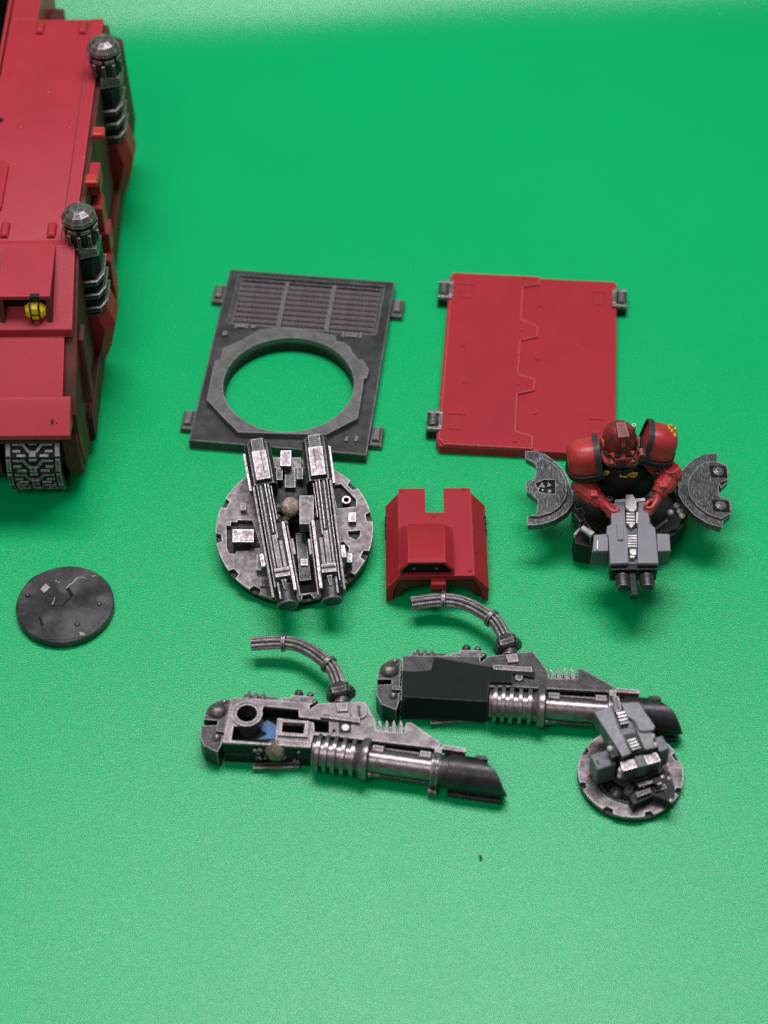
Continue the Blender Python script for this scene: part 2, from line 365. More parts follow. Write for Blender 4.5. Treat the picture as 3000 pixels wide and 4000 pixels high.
# ------------------------------------------------------------------ 3 red vehicle hull at the left edge
def hull():
    f = WF
    t = thing('vehicle_hull', 'large red armoured model vehicle hull with two side exhausts and a yellow headlight', 'model vehicle', Fr((-7, 33, 0)))
    XL = -10.2
    def prof(x0, x1, pts, name, mat, bev=.03, parent=t, label=None):
        b = B(); b.hull([[(x0, y, z) for y, z in pts], [(x1, y, z) for y, z in pts]])
        return obj(name, b, mat, parent, bev=bev, label=label)
    # deck: full height right of the opening, cut back round it on the left
    prof(-8.21, -6.26, [(38.95, .35), (38.95, 4.0), (31.42, 4.0), (29.86, 3.2), (29.75, 3.15), (28.62, 2.52), (29.2, 2.3), (30.4, .35)], 'roof_deck', HULLRED)
    prof(XL, -8.212, [(37.0, .35), (37.0, 4.0), (31.42, 4.0), (29.86, 3.2), (29.75, 3.15), (28.62, 2.52), (29.2, 2.3), (30.4, .35)], 'inner_deck', HULLRED)
    prof(XL, -7.59, [(41.4, .35), (41.4, 4.0), (38.953, 4.0), (38.953, .35)], 'rear_deck', HULLRED) if False else None
    prof(-8.21, -7.6, [(41.4, .35), (41.4, 4.0), (38.952, 4.0), (38.952, .35)], 'rear_deck', HULLRED)
    prof(-7.598, -7.27, [(40.6, .35), (40.6, 3.1), (38.952, 3.1), (38.952, .35)], 'rear_bracket', BRWN)
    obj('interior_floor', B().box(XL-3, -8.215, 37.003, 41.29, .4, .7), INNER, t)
    o = obj('opening_rim', B().box(-8.31, -8.24, 37.0, 41.3, 3.86, 4.03), HULLRED, t)
    # outer side plate
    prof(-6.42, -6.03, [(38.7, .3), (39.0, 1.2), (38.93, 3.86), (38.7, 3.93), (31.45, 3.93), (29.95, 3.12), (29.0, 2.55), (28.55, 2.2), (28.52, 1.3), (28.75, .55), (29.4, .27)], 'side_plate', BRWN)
    prof(-6.39, -6.13, [(38.9, 3.8), (38.9, 4.045), (31.42, 4.045), (29.84, 3.27), (29.84, 3.1), (31.3, 3.8)], 'roof_edge_strip', HULLRED, .02)
    b = B(); b.hull([[(XL, 31.40, 3.9), (XL, 31.42, 4.05), (XL, 29.80, 3.34), (XL, 29.78, 3.13)], [(-6.09, 31.40, 3.9), (-6.09, 31.42, 4.05), (-6.09, 29.80, 3.34), (-6.09, 29.78, 3.13)]])
    obj('front_slope', b, HULLRED, t, bev=.02)
    prof(XL, -6.12, [(31.4, 4.052), (31.52, 4.075), (31.62, 4.052), (31.5, 4.0)], 'cross_rib', HULLRED, .01)
    prof(XL, -6.255, [(29.72, 3.1), (29.72, 3.16), (28.55, 2.56), (28.5, 2.4), (29.4, 2.8)], 'lower_slope', HULLRED, .015)
    prof(XL, -6.1, [(28.72, 2.58), (28.64, 2.64), (28.54, 2.60), (27.98, 2.24), (27.98, 2.12), (28.50, 2.06), (28.8, 2.3)], 'front_fender', HULLRED, .02)
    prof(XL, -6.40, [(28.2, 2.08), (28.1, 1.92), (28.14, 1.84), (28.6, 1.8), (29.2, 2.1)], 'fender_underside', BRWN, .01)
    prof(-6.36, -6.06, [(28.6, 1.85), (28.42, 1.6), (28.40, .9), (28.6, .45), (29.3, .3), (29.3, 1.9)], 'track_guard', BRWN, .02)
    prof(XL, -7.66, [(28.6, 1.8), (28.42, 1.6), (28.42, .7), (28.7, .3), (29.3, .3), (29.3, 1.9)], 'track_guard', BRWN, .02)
    # grooves and small deck fittings
    Z = ZM(1, 0, 0)
    obj('deck_seam', B().box(-6.408, -6.394, 31.45, 38.9, 3.99, 4.012), BLK, t)
    for a, b_ in ((158, 113), (325, 113), (20, 905), (203, 905)):
        p = f.P(Z, a, b_, 4.0)
        obj('deck_catch', B().box(p.x-.09, p.x+.09, p.y-.2, p.y+.22, 4.0, 4.11, .05), HULLRED, t, bev=.03)
    for a, b_ in ((80, 497), (272, 497), (300, 738)):
        p = f.P(Z, a, b_, 4.0); obj('rivet', B().ell((p.x, p.y, 4.0), (.07, .07, .03), 12, 5, 0), HULLRED, t)
    p = f.P(Z, 4, 470, 4.0); obj('deck_hole', B().cyl((p.x-.02, p.y, 4.0), (p.x-.02, p.y, 4.012), .07), INNER, t)
    p0 = f.P(Z, -60, 720, 4.0)
    obj('deck_hatch', B().slab([(p0.x-.5, p0.y-.9), (p0.x+.36, p0.y-.9), (p0.x+.44, p0.y-.8), (p0.x+.44, p0.y+.55), (p0.x+.3, p0.y+.7), (p0.x-.5, p0.y+.7)], 4.0, 4.1), HULLRED, t, bev=.03)
    for pts in ([(200, 1640), (206, 1640), (208, 1668), (203, 1670)], [(218, 1652), (223, 1650), (222, 1666), (219, 1667)]):
        q = [aty(Z, a, b_, 28.2) for a, b_ in pts]
        obj('paint_chip', B().hull([[(v_.x, v_.y-.022, v_.z+.005) for v_ in q], [(v_.x, v_.y+.03, v_.z) for v_ in q]]), BLK, t)
    for a, b_ in ((327, 617), (296, 742), (60, 640), (190, 360)):
        p = f.P(Z, a, b_, 4.05 if a > 300 else 4.0); obj('dust_speck', B().ell((p.x, p.y, p.z), (.018, .02, .012), 7, 4, wob=.5), WHITE, t)
    # headlight hood
    h = B()
    x0, x1 = -7.50, -6.47
    h.hull([[(x0, 31.38, 4.02), (x1+.0, 31.38, 4.02), (x1, 31.38, 4.14), (x0, 31.38, 4.14)], [(x0, 30.05, 3.90), (x1, 30.05, 3.90), (x1, 30.05, 4.0), (x0, 30.05, 4.0)]])
    hd = obj('headlight_hood', h, HULLRED, t, bev=.015)
    for xa in (x0, x1-.1):
        obj('hood_side', B().hull([[(xa, 31.3, 4.0), (xa, 30.06, 3.92), (xa, 29.93, 3.38), (xa, 30.2, 3.3), (xa, 31.3, 3.8)], [(xa+.1, 31.3, 4.0), (xa+.1, 30.06, 3.92), (xa+.1, 29.93, 3.38), (xa+.1, 30.2, 3.3), (xa+.1, 31.3, 3.8)]]), BRWN, hd, bev=.01)
    obj('hood_interior', B().box(x0+.1, x1-.1, 30.25, 30.32, 3.4, 3.93), INNER, hd)
    c = aty(Z, 141, 1206, 30.1)
    obj('lamp_mount', B().lathe((c.x, 30.26, c.z), (0, -1, 0), [(0, .24), (.12, .25)], 12), BLK, hd)
    lm = obj('headlight', B().lathe((c.x, 30.08, c.z), (0, -1, 0), [(0, .235), (.08, .215), (.14, .15), (.16, .05)], 8, ph=PI/8), YEL, t, ang=20)
    g = B()
    for dx in (-.085, .085): g.box(c.x+dx-.014, c.x+dx+.014, 29.905, 30.1, c.z-.25, c.z+.25)
    g.box(c.x-.09, c.x+.09, 29.905, 30.06, c.z-.014, c.z+.014)
    obj('lamp_guard', g, BLK, lm)
    obj('hood_notch', B().box(c.x-.07, c.x+.12, 30.03, 30.12, 3.86, 4.012), BLK, hd)
    # exhausts
    for (px, py, yy) in ((405, 190, 37.0), (309, 850, 31.75)):
        c = aty(Z, px, py, yy); x = c.x; z = c.z; s = 1.0
        e = obj('exhaust_stack', B().lathe((x, yy, z-.62), (0, 0, 1), [(0, .24), (.05, .31), (.3, .35), (.42, .36), (.50, .33)], 10), BLK, t)
        obj('rain_cap', B().lathe((x, yy, z-.02), (0, 0, 1), [(0, .28), (.02, .36), (.1, .345), (.2, .27), (.26, .15), (.28, .03)], 10), STEEL, e, ang=15)
        obj('cap_ridge', B().box(x-.02, x+.02, yy-.2, yy+.2, z+.1, z+.25, .01), STEEL, e)
        for aa in (-2.75, -1.95, -1.15, -.35, .45, 2.4):
            arc_ = lambda rr, zz: [(x+rr*math.cos(aa+u*.28), yy+rr*math.sin(aa+u*.28), zz) for u in (-1, -.33, .33, 1)]
            obj('cap_band', B().hull([arc_(.325, z-.16)+arc_(.36, z-.16)[::-1], arc_(.325, z-.09)+arc_(.36, z-.09)[::-1]]), STEEL, e)
        obj('exhaust_neck', B().hull([[(x-.1, yy-.3, z-.55), (x+.3, yy-.3, z-.55), (x+.3, yy+.1, z-.55), (x-.1, yy+.1, z-.55)], [(x-.12, yy-.34, z-.82), (x+.34, yy-.3, z-.74), (x+.34, yy+.3, z-.74), (x-.12, yy+.3, z-.82)]]), PALE, e)
        xa, xb = -6.24, -5.66
        def oct_(z_, g_=0.0, dz=.1):
            return [(xa-g_, yy-.3-g_, z_-dz), (xb-.14+g_, yy-.34-g_, z_), (xb+g_, yy-.2-g_, z_+dz), (xb+g_, yy+.3, z_+dz), (xa-g_, yy+.3, z_-dz)]
        zt = z-.86; zb = zt-1.45
        for k_ in range(4):
            aa = -2.2+k_*.62
            obj('stack_fin', B().box(x+.35*math.cos(aa)-.035, x+.35*math.cos(aa)+.035, yy+.35*math.sin(aa)-.035, yy+.35*math.sin(aa)+.035, z-.5, z-.2, .012), GUNM, e)
        gl = obj('exhaust_shield', B().hull([oct_(zb), oct_(zt)]), BLK, t)
        for k in range(3):
            zz = zb+.12+k*.36
            obj('shield_rib', B().hull([oct_(zz, .05), oct_(zz+.10, .05), oct_(zz+.13, .0)]), GUNM, gl)
            obj('rib_highlight_bead', B().hull([oct_(zz+.085, .055), oct_(zz+.115, .065), oct_(zz+.135, .045)]), STEEL, gl)
        # red pod under it
        def pod(z_, xo, hw): return [(-6.1, yy-.3*hw, z_), (xo-.2, yy-.36*hw, z_), (xo, yy-.15*hw, z_), (xo+.02, yy+.4, z_), (-6.1, yy+.4, z_)]
        obj('side_pod', B().hull([pod(.45, -5.93, .35), pod(1.1, -5.68, .8), pod(1.75, -5.53, 1), pod(zb-.005, -5.66, .9)]), BRWN if False else HULLRED, t, bev=.02)
        obj('pod_spine', B().hull([[(xo_, yy+.1, z_) for xo_, z_ in ((-5.9, .6), (-5.57, 1.75), (-5.70, zb), (-5.9, zb))], [(xo_, yy+.55, z_) for xo_, z_ in ((-5.9, .6), (-5.57, 1.75), (-5.70, zb), (-5.9, zb))]]), BRWN, t)
    # brackets and panels on the side
    for (px, py) in ((390, 508), (364, 694)):
        p = atx(Z, px, py, -5.86)
        obj('side_bracket', B().box(-6.03, -5.77, p.y-.14, p.y+.14, p.z-.14, p.z, .03), TAIL, t, bev=.02)
    for (px, py, l_, dz) in ((385, 660, .5, .5), (398, 780, .5, .7), (425, 880, .5, .7), (432, 985, .5, .7), (448, 1080, .5, .6)):
        p = atx(Z, px, py, -5.82)
        obj('side_panel', B().box(-6.03, -5.80, p.y-l_/2, p.y+l_/2, max(.3, p.z-dz), p.z, .04), HULLRED, t, bev=.02)
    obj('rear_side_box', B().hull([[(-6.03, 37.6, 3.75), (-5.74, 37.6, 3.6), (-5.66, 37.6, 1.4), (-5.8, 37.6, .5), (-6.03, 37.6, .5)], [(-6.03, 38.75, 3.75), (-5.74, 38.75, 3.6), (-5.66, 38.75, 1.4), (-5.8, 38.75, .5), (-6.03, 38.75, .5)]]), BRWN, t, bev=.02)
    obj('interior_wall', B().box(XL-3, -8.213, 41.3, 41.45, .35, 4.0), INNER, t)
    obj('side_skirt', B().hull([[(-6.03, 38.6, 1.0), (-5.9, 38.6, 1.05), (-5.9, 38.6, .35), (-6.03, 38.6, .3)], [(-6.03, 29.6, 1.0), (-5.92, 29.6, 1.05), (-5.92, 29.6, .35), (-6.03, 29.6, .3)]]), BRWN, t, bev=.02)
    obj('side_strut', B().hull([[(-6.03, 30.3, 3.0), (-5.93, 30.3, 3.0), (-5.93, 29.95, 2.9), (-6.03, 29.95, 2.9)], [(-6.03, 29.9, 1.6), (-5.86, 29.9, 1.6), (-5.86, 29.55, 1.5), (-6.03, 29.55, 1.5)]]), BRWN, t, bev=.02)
    # track links round the front wheel
    xa, xb = -7.53, -6.43
    cy, cz, R = 28.98, .80, .80
    cx = (xa+xb)/2
    obj('track_wheel', B().cyl((xa+.2, cy+.05, cz), (xb-.2, cy+.05, cz), R-.17, n=28), BLK, t)
    st = [(-PI*.5+.0)+k for k in ()]
    for k in range(8):
        a = PI*.62+k*.40                      # angle in the y-z plane, pi = facing the camera
        f2 = Fr((cx, cy+R*math.cos(a), cz+R*math.sin(a)), 0, a-PI/2)   # local z outward
        f2.M = Matrix.Translation(Vector((cx, cy+R*math.cos(a), cz+R*math.sin(a)))) @ Matrix.Rotation(a-PI/2, 4, 'X')
        f2.I = f2.M.inverted()
        hw = (xb-xa)/2; L = .155
        lk = obj('track_link', B(f2).box(-hw, hw, -L, L, -.13, -.03), BLK, t)
        g = B(f2)
        for sx in (-1, 1):
            g.box(min(sx*hw*.98, sx*hw*.80), max(sx*hw*.98, sx*hw*.80), -L*.9, L*.9, -.028, .035, .015)
            g.hull([[(sx*x_, y_, -.028) for x_, y_ in ((.40, .12), (.40, .075), (.20, .075), (.09, -.07), (.05, -.03), (.17, .12))], [(sx*x_, y_, .03) for x_, y_ in ((.40, .12), (.40, .075), (.20, .075), (.09, -.07), (.05, -.03), (.17, .12))]])
            g.box(min(sx*.24, sx*.40), max(sx*.24, sx*.40), -.06, .0, -.028, .03, .01)
            g.box(min(sx*.14, sx*.32), max(sx*.14, sx*.32), -.15, -.09, -.028, .03, .01)
        g.box(-.07, .07, -.15, -.02, -.028, .05, .015); g.box(-.08, .08, .09, .14, -.028, .03, .01)
        obj('link_tread', g, LIT_TREAD if k in (0, 1) else (STEEL if k == 2 else GUNM), lk)  # upper treads paler, lower ones darker: light on the track put into colour
hull()

# ------------------------------------------------------------------ 4 blank round plate, lower left
def blank_disc():
    Z = ZM(.31344, 0, 2150)
    f = Fr((-6.205, 25.444, 0), 0)
    t = thing('round_blank', 'plain scuffed black round disc with a stepped crack line, lying alone at lower left', 'model part', f)
    R = .947; T = .19
    n = 72
    b = B(f); b.lathe((0, 0, 0), (0, 0, 1), [(0, R-.02), (.02, R), (T-.02, R), (T, R-.02)], n)
    obj('disc', b, SCUFF, t)
    st = f.PL(Z, [(1240, 305), (1060, 325), (960, 360), (840, 465), (905, 560), (790, 690), (610, 690), (560, 780), (480, 900), (560, 1000), (560, 1110)], T)
    k = f.PL(Z, [(1110, 1010), (1330, 790), (1385, 640), (1360, 480), (1290, 370)], T)
    low = [p for p in st]+[f.P(Z, 800, 1120, T)[:2], f.P(Z, 1000, 1085, T)[:2]]+k
    cx = Vector((0, 0))
    low = [tuple(Vector(p[:2]) if Vector(p[:2]).length < R-.03 else Vector(p[:2]).normalized()*(R-.03)) for p in low]
    obj('stepped_panel', B(f).slab(low, T+.0005, T+.011), SCUFF, t)
    cr = f.PL(Z, [(610, 690), (775, 690), (900, 565), (840, 470)], T+.011)
    for a, b_, w_ in ((0, 1, .015), (1, 2, .016), (2, 3, .035)):
        p, q = Vector(cr[a]), Vector(cr[b_]); d = (q-p).normalized(); m = Vector((-d.y, d.x))*w_
        obj('crack', B(f).slab([tuple(p-m), tuple(q-m), tuple(q+m), tuple(p+m)], T+.008, T+.0135), INNER, t)
    for a, b_ in ((345, 560), (1238, 675), (965, 928)):
        p = f.P(Z, a, b_, T); o = obj('rivet_ring', B(f).lathe((p.x, p.y, T), (0, 0, 1), [(0, .05), (.017, .05)], 14), INNER, t)
        obj('rivet', B(f).ell((p.x, p.y, T+.017), (.03, .03, .025), 10, 4, 0), GUNM, o)
    sq = f.PL(Z, [(505, 488), (570, 420), (628, 468), (548, 540)], T)
    obj('bare_square', B(f).slab(sq, T, T+.02), WHITE, t)
    obj('pit', B(f).slab(f.PL(Z, [(480, 835), (505, 825), (545, 935), (515, 945)], T), T+.001, T+.0145), INNER, t)
    for pts in ([(824, 470), (865, 418), (900, 402), (940, 352), (985, 330), (1040, 330), (1080, 348), (1030, 343), (990, 340), (950, 366), (912, 412), (870, 434), (832, 478)], [(1140, 310), (1170, 316), (1205, 300), (1190, 320), (1150, 330)],
                [(640, 680), (672, 615), (684, 572), (688, 600), (660, 672)], [(1000, 1060), (985, 1010), (1020, 1020), (1070, 1040), (1045, 1062)], [(690, 375), (705, 370), (708, 392), (694, 396)], [(722, 392), (738, 388), (742, 405), (728, 410)]):
        obj('scratch', B(f).slab(f.PL(Z, pts, T+.012), T+.0105, T+.0155), WHITE, t)
    lp = f.PL(Z, [(300, 430), (335, 375), (370, 345), (430, 300), (515, 283), (490, 300), (425, 318), (395, 350), (350, 375), (330, 415), (300, 455)], T)
    lp = [tuple(Vector(p) if Vector(p).length < R else Vector(p).normalized()*R) for p in lp]
    obj('chipped_edge', B(f).slab(lp, T-.02, T+.004), WHITE, t)
blank_disc()

# ------------------------------------------------------------------ 5 red cowl
def cowl():
    Z = ZM(.3014, 1450, 1850)
    z1 = .78
    f = Fr((1.35, 27.0, 0), 0)
    t = thing('red_cowl', 'small red angular cowl with a notched back edge and a hooded twin lamp', 'model part', f)
    tl, tr, br, bl = f.PL(Z, [(345, 195), (1272, 180), (1350, 1315), (370, 1335)], z1)
    ol, orr, obr, obl = f.PL(Z, [(172, 325), (1458, 278), (1527, 1475), (203, 1512)], .3)
    yb = (tl[1]+tr[1])/2; yf = (br[1]+bl[1])/2
    xl = (tl[0]+bl[0])/2; xr = (tr[0]+br[0])/2; xol = (ol[0]+obl[0])/2; xor_ = (orr[0]+obr[0])/2
    n = f.PL(Z, [(690, 190), (935, 185), (945, 497), (712, 500)], z1)
    nx0, nx1, ny = (n[0][0]+n[3][0])/2, (n[1][0]+n[2][0])/2, (n[2][1]+n[3][1])/2
    T = .12
    top = [(xl, yf), (xr, yf), (xr, yb), (nx1, yb), (nx1, ny), (nx0, ny), (nx0, yb), (xl, yb)]
    obj('top_panel', B(f).slab(top, z1-T, z1), RED, t, bev=.012)
    for (xi, xo) in ((xl, xol), (xr, xor_)):
        s = 1 if xo > xi else -1
        b = B(f)
        b.hull([[(xi-s*.001, y, z1-.001), (xo, y, z1-.40), (xo, y, .02), (xo-s*.14, y, .02), (xo-s*.14, y, z1-.46), (xi-s*.001, y, z1-T)] for y in (yf+.001, yb-.001-(.12))])
        sd = obj('side_slope', b, RED, t, bev=.012)
        for j in range(3):
            yy = yb-.50-j*.17
            m = Vector((xo-s*.02, yy, z1-.36))
            obj('side_vent', B(f).hull([[(xo-s*.1, yy, z1-.345), (xo+s*.012, yy, z1-.40), (xo+s*.012, yy, z1-.62), (xo-s*.1, yy, z1-.5)], [(xo-s*.1, yy+.07, z1-.325), (xo+s*.012, yy+.07, z1-.37), (xo+s*.012, yy+.07, z1-.62), (xo-s*.1, yy+.07, z1-.5)]]), BLK, sd)
    # arched front apron
    arch = [(xol+.02, .02), (xol+.02, z1-.42), (xl, z1-.03), (xr, z1-.03), (xor_-.02, z1-.42), (xor_-.02, .02), (xor_-.22, .1)]
    cxm = (xl+xr)/2
    arch += [(cxm+(xor_-cxm-.3)*math.cos(a), .12+.36*math.sin(a)) for a in [PI*i/12 for i in range(13)]]+[(xol+.22, .1)]
    obj('front_apron', B(f).hull([[(x, yf+.06, z) for x, z in arch], [(x, yf+.16, z) for x, z in arch]]), BRWN, t)
    # lamp hood
    zh = z1+.40
    def P(x, y, z): p = f.P(Z, x, y, z); return (p.x, p.y, z)
    rear = [P(365, 712, z1), P(470, 660, z1), P(945, 655, z1), P(1062, 712, z1)]
    ya = (rear[1][1]+rear[2][1])/2
    mid = P(480, 870, zh), P(955, 862, zh)
    fr_ = P(480, 1128, zh), P(955, 1120, zh)
    lf = P(362, 1185, zh-.2), P(1075, 1175, zh-.2)
    ym = (mid[0][1]+mid[1][1])/2; yfh = (fr_[0][1]+fr_[1][1])/2
    xa, xb = (mid[0][0]+fr_[0][0])/2, (mid[1][0]+fr_[1][0])/2
    xc, xd = xa-.17, xb+.17
    sec = lambda y, h: [(xc, y, z1-.01), (xc, y, z1+(h)*.45), (xa, y, z1+h), (xb, y, z1+h), (xd, y, z1+h*.45), (xd, y, z1-.01)]
    hb = B(f); yc = (rear[0][1]+rear[3][1])/2; hb.hull([[(xa+.02, ya, z1-.01), (xa+.02, ya, z1+.005), (xa+.03, ya, z1+.02), (xb-.03, ya, z1+.02), (xb-.02, ya, z1+.005), (xb-.02, ya, z1-.01)], [(xc, yc, z1-.01), (xc, yc, z1+.02), (xa, yc, z1+.11), (xb, yc, z1+.11), (xd, yc, z1+.02), (xd, yc, z1-.01)], sec(ym, .40), sec(yfh+.02, .40)])
    hd = obj('lamp_hood', hb, RED, t, bev=.012)
    wl = .05
    dk = [(xc+wl, z1+.015), (xc+wl, z1+.16), (xa+.03, z1+.35), (xb-.03, z1+.35), (xd-wl, z1+.16), (xd-wl, z1+.015)]
    obj('hood_mouth', B(f).hull([[(x, yfh+.10, z) for x, z in dk], [(x, yfh+.012, z) for x, z in dk]]), INNER, hd)
    for u in (.27, .68):
        x = xc+(xd-xc)*u; obj('lamp_lens', B(f).lathe((x, yfh+.02, z1+.15), (0, -1, 0), [(0, .10), (.02, .10), (.03, .07), (.035, .02)], 16), INNER, hd)
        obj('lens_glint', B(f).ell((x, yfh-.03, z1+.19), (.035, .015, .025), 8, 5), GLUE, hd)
    # rim of the mouth
    m = B(f)
    o_ = [(xc-.004, z1), (xc-.004, z1+.18), (xa, z1+.404), (xb, z1+.404), (xd+.004, z1+.18), (xd+.004, z1)]
    for i in range(5):
        (a0, a1), (b0, b1) = o_[i], o_[i+1]; (c0, c1), (d0, d1) = dk[i], dk[i+1]
        m.hull([[(a0, yfh+.03, a1), (b0, yfh+.03, b1), (d0, yfh+.03, d1), (c0, yfh+.03, c1)], [(a0, yfh-.05, a1), (b0, yfh-.05, b1), (d0, yfh-.05, d1), (c0, yfh-.05, c1)]])
    obj('mouth_rim', m, RED, hd)
    p = f.P(Z, 870, 1385, z1-.12)
    obj('front_tab', B(f).box(p.x-.145, p.x+.145, p.y-.13, yf+.1, z1-.25, z1-.07, .02), TAIL, t)
    obj('tab_prong', B(f).box(p.x-.14, p.x+.14, p.y-.10, p.y+.02, z1-.36, z1-.252), BRWN, t)
    for a, b_ in ((402, 222), (1205, 205), (820, 550), (1282, 1255)):
        q = f.P(Z, a, b_, z1)
        obj('rivet', B(f).ell((q.x, q.y, z1), (.045, .045, .04), 12, 5, 0), RED, t)
cowl()

# ------------------------------------------------------------------ 6 round turret with two long guns
def turret():
    Z = ZM(.42194, 800, 1660)
    tilt = math.radians(13)
    R = 1.55; T = .24
    c0 = Vector((-1.77, 26.98, 0))
    f = Fr((c0.x, c0.y, R*math.sin(tilt)+.02), 0, tilt)
    t = thing('turret', 'round steel turret with two long parallel guns, its rear against the louvred plate', 'model part', f)
    # base plate with cut-outs
    rect = lambda x0, y0, x1, y1: [(x0, y0), (x0, y1), (x1, y1), (x1, y0)]
    L = lambda pts: f.PL(Z, pts, T)
    notch = []
    out = []
    nots = [math.degrees(math.atan2(*(f.P(Z, a, b, T)[:2][::-1]))) for a, b in ((190, 730), (150, 1045), (290, 1365), (1375, 565), (1515, 850), (1490, 1200), (480, 1500), (945, 1590), (1330, 1400))]
    k = 0
    while k < 360:
        a = k-180
        inn = any(abs((a-nn+180) % 360-180) < 3.6 for nn in nots)
        r = R-.11 if inn else R
        out.append((r*math.cos(math.radians(a)), r*math.sin(math.radians(a)))); k += 1.2
    holes = [L([(200, 930), (240, 935), (245, 895), (300, 900), (305, 880), (440, 885), (520, 1140), (430, 1145), (420, 1165), (290, 1165), (285, 1195), (225, 1190), (205, 1140)]),
             L([(1185, 560), (1260, 545), (1400, 690), (1400, 755), (1225, 775)]),
             L([(1322, 985), (1440, 975), (1435, 1030), (1400, 1065), (1335, 1035)]),
             L([(1255, 1085), (1285, 1080), (1335, 1135), (1330, 1180), (1280, 1185)])]
    holes = [h_ for h_ in holes]
    obj('base_plate', B(f).slab(out, T-.09, T, holes), TPALE, t)
    obj('base_rim', B(f).lathe((0, 0, -.02), (0, 0, 1), [(0, R-.03), (.02, R), (T-.075, R), (T-.072, R-.05)], 72), BLK, t)
    obj('mounting_peg', B(f).cyl((0, -.05, -.30), (0, -.05, 0), .5), BLK, t)
    # fittings in the plate
    def bx(name, x0, x1, y0, y1, h0, h1, mat, par=t, ch=.02):
        p = f.PL(Z, [(x0, y0), (x1, y0), (x1, y1), (x0, y1)], h1)
        return obj(name, B(f).slab(p, h0, h1, top=ch), mat, par)
    q = bx('periscope', 255, 455, 965, 1085, T-.1, T+.22, STEEL); bx('stud', 330, 385, 720, 790, T, T+.1, TPALE); bx('stud', 1330, 1400, 810, 895, T, T+.12, STEEL)
    bx('lever_block', 475, 575, 1200, 1345, T, T+.14, TPALE); bx('stud', 510, 600, 1420, 1490, T, T+.06, TPALE)
    p = f.P(Z, 1310, 697, T); obj('ring_bolt', B(f).slab(circ(p, .088, 20), T-.06, T+.02, [circ(p, .055, 16)]), STEEL, t)
    bx('step', 1290, 1365, 1190, 1270, T, T+.30, STEEL)
    # well between the guns
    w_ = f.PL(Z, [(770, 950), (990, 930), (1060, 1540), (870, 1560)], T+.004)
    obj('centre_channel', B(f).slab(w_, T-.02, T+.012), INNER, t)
    cw = f.PL(Z, [(840, 1000), (930, 1000), (985, 1430), (880, 1445)], T+.12); obj('centre_spine', B(f).slab(cw, T, T+.12), GUNM, t)
    cs = f.PL(Z, [(885, 1240), (950, 1240), (955, 1300), (890, 1300)], T+.16); obj('spine_cap', B(f).slab(cs, T+.12, T+.16), STEEL, t)
    bx('cross_block', 875, 1010, 650, 920, T+.3, T+.62, TPALE); bx('cross_block', 700, 800, 235, 380, T+.3, T+.55, STEEL); bx('cross_block', 740, 840, 400, 580, T+.1, T+.36, GUNM)
    bx('cradle', 640, 960, 420, 900, T, T+.25, BLK)
    bx('rear_plate', 620, 895, 300, 400, T+.0, T+.22, TPALE)
    for a, b_ in ((610, 440), (690, 450), (880, 440)): bx('cradle_pipe', a-30, a+30, b_-50, b_+60, T+.2, T+.45, GUNM)
    # guns: each has its own straight frame from breech to muzzle
    def gun(rear, front, H, inn):
        a = f.P(Z, *rear, H); b_ = f.P(Z, *front, H)
        d = Vector((b_.x-a.x, b_.y-a.y, 0)); Ln = d.length
        g = Fr((a.x, a.y, 0), math.atan2(d.y, d.x), parent=f)       # local x runs forward; +y*inn is the inner side
        h0, h1 = H-.42, H; e = .07
        def sec(x, yo, yi, a0, a1, e=e):
            ya, yb = sorted((-inn*yo, inn*yi))
            return [(x, ya, a0), (x, yb, a0), (x, yb, a1-e), (x, yb-e, a1), (x, ya+e, a1), (x, ya, a1-e)]
        def bar(name, x0, x1, yc, w_, z0, z1, m, ch=.012, par=None):
            ya, yb = sorted((inn*(yc-w_/2), inn*(yc+w_/2)))
            return obj(name, B(g).box(Ln*x0, Ln*x1, ya, yb, z0, z1, ch), m, par or s0)
        s0 = obj('gun_body', B(g).hull([sec(.1, .2, .12, h0, h1-.05), sec(Ln*.5, .2, .10, h0, h1-.05)]), BLK, t)
        obj('front_body', B(g).hull([sec(Ln*.5, .2, .27, h0, h1-.05), sec(Ln*.82, .2, .27, h0+.03, h1-.05)]), BLK, s0)
        obj('breech', B(g).hull([sec(-.16, .23, .2, h0, h1-.05), sec(-.06, .27, .25, h0, h1), sec(Ln*.25, .27, .25, h0, h1)]), GUNM, s0)
        obj('breech_step', B(g).hull([sec(-.12, .15, .14, h1-.1, h1+.07, .03), sec(Ln*.1, .15, .14, h1-.1, h1+.07, .03)]), GUNM, s0)
        obj('breech_cover', B(g).hull([sec(Ln*.05, .17, .16, h1-.02, h1+.10, .03), sec(Ln*.235, .17, .16, h1-.02, h1+.11, .03)]), STEEL, s0)
        bar('cover_seam', .06, .2, .03, .014, h1+.08, h1+.114, BLK, 0)
        obj('side_rail', B(g).hull([[(Ln*.02, -inn*.31, h1-.33), (Ln*.02, -inn*.26, h1-.33), (Ln*.02, -inn*.26, h1-.12), (Ln*.02, -inn*.31, h1-.12)], [(Ln*.26, -inn*.31, h1-.33), (Ln*.26, -inn*.26, h1-.33), (Ln*.26, -inn*.26, h1-.12), (Ln*.26, -inn*.31, h1-.12)]]), STEEL, s0)
        bar('gun_rail', .252, .95, -.225, .055, h1-.2, h1-.02, GUNM)
        bar('gun_rail', .252, .90, -.155, .03, h1-.1, h1+.035, STEEL)
        bar('gun_rail', .252, .97, -.09, .05, h1-.1, h1+.0, GUNM)
        bar('gun_rail', .252, .57, .0, .035, h1-.1, h1+.05, STEEL)
        bar('gun_rail', .252, .60, .06, .045, h1-.1, h1+.01, GUNM)
        bar('gun_rail', .262, .48, .115, .03, h1-.2, h1-.03, STEEL)
        bar('front_deck', .58, .80, .0, .10, h1-.1, h1+.045, TPALE)
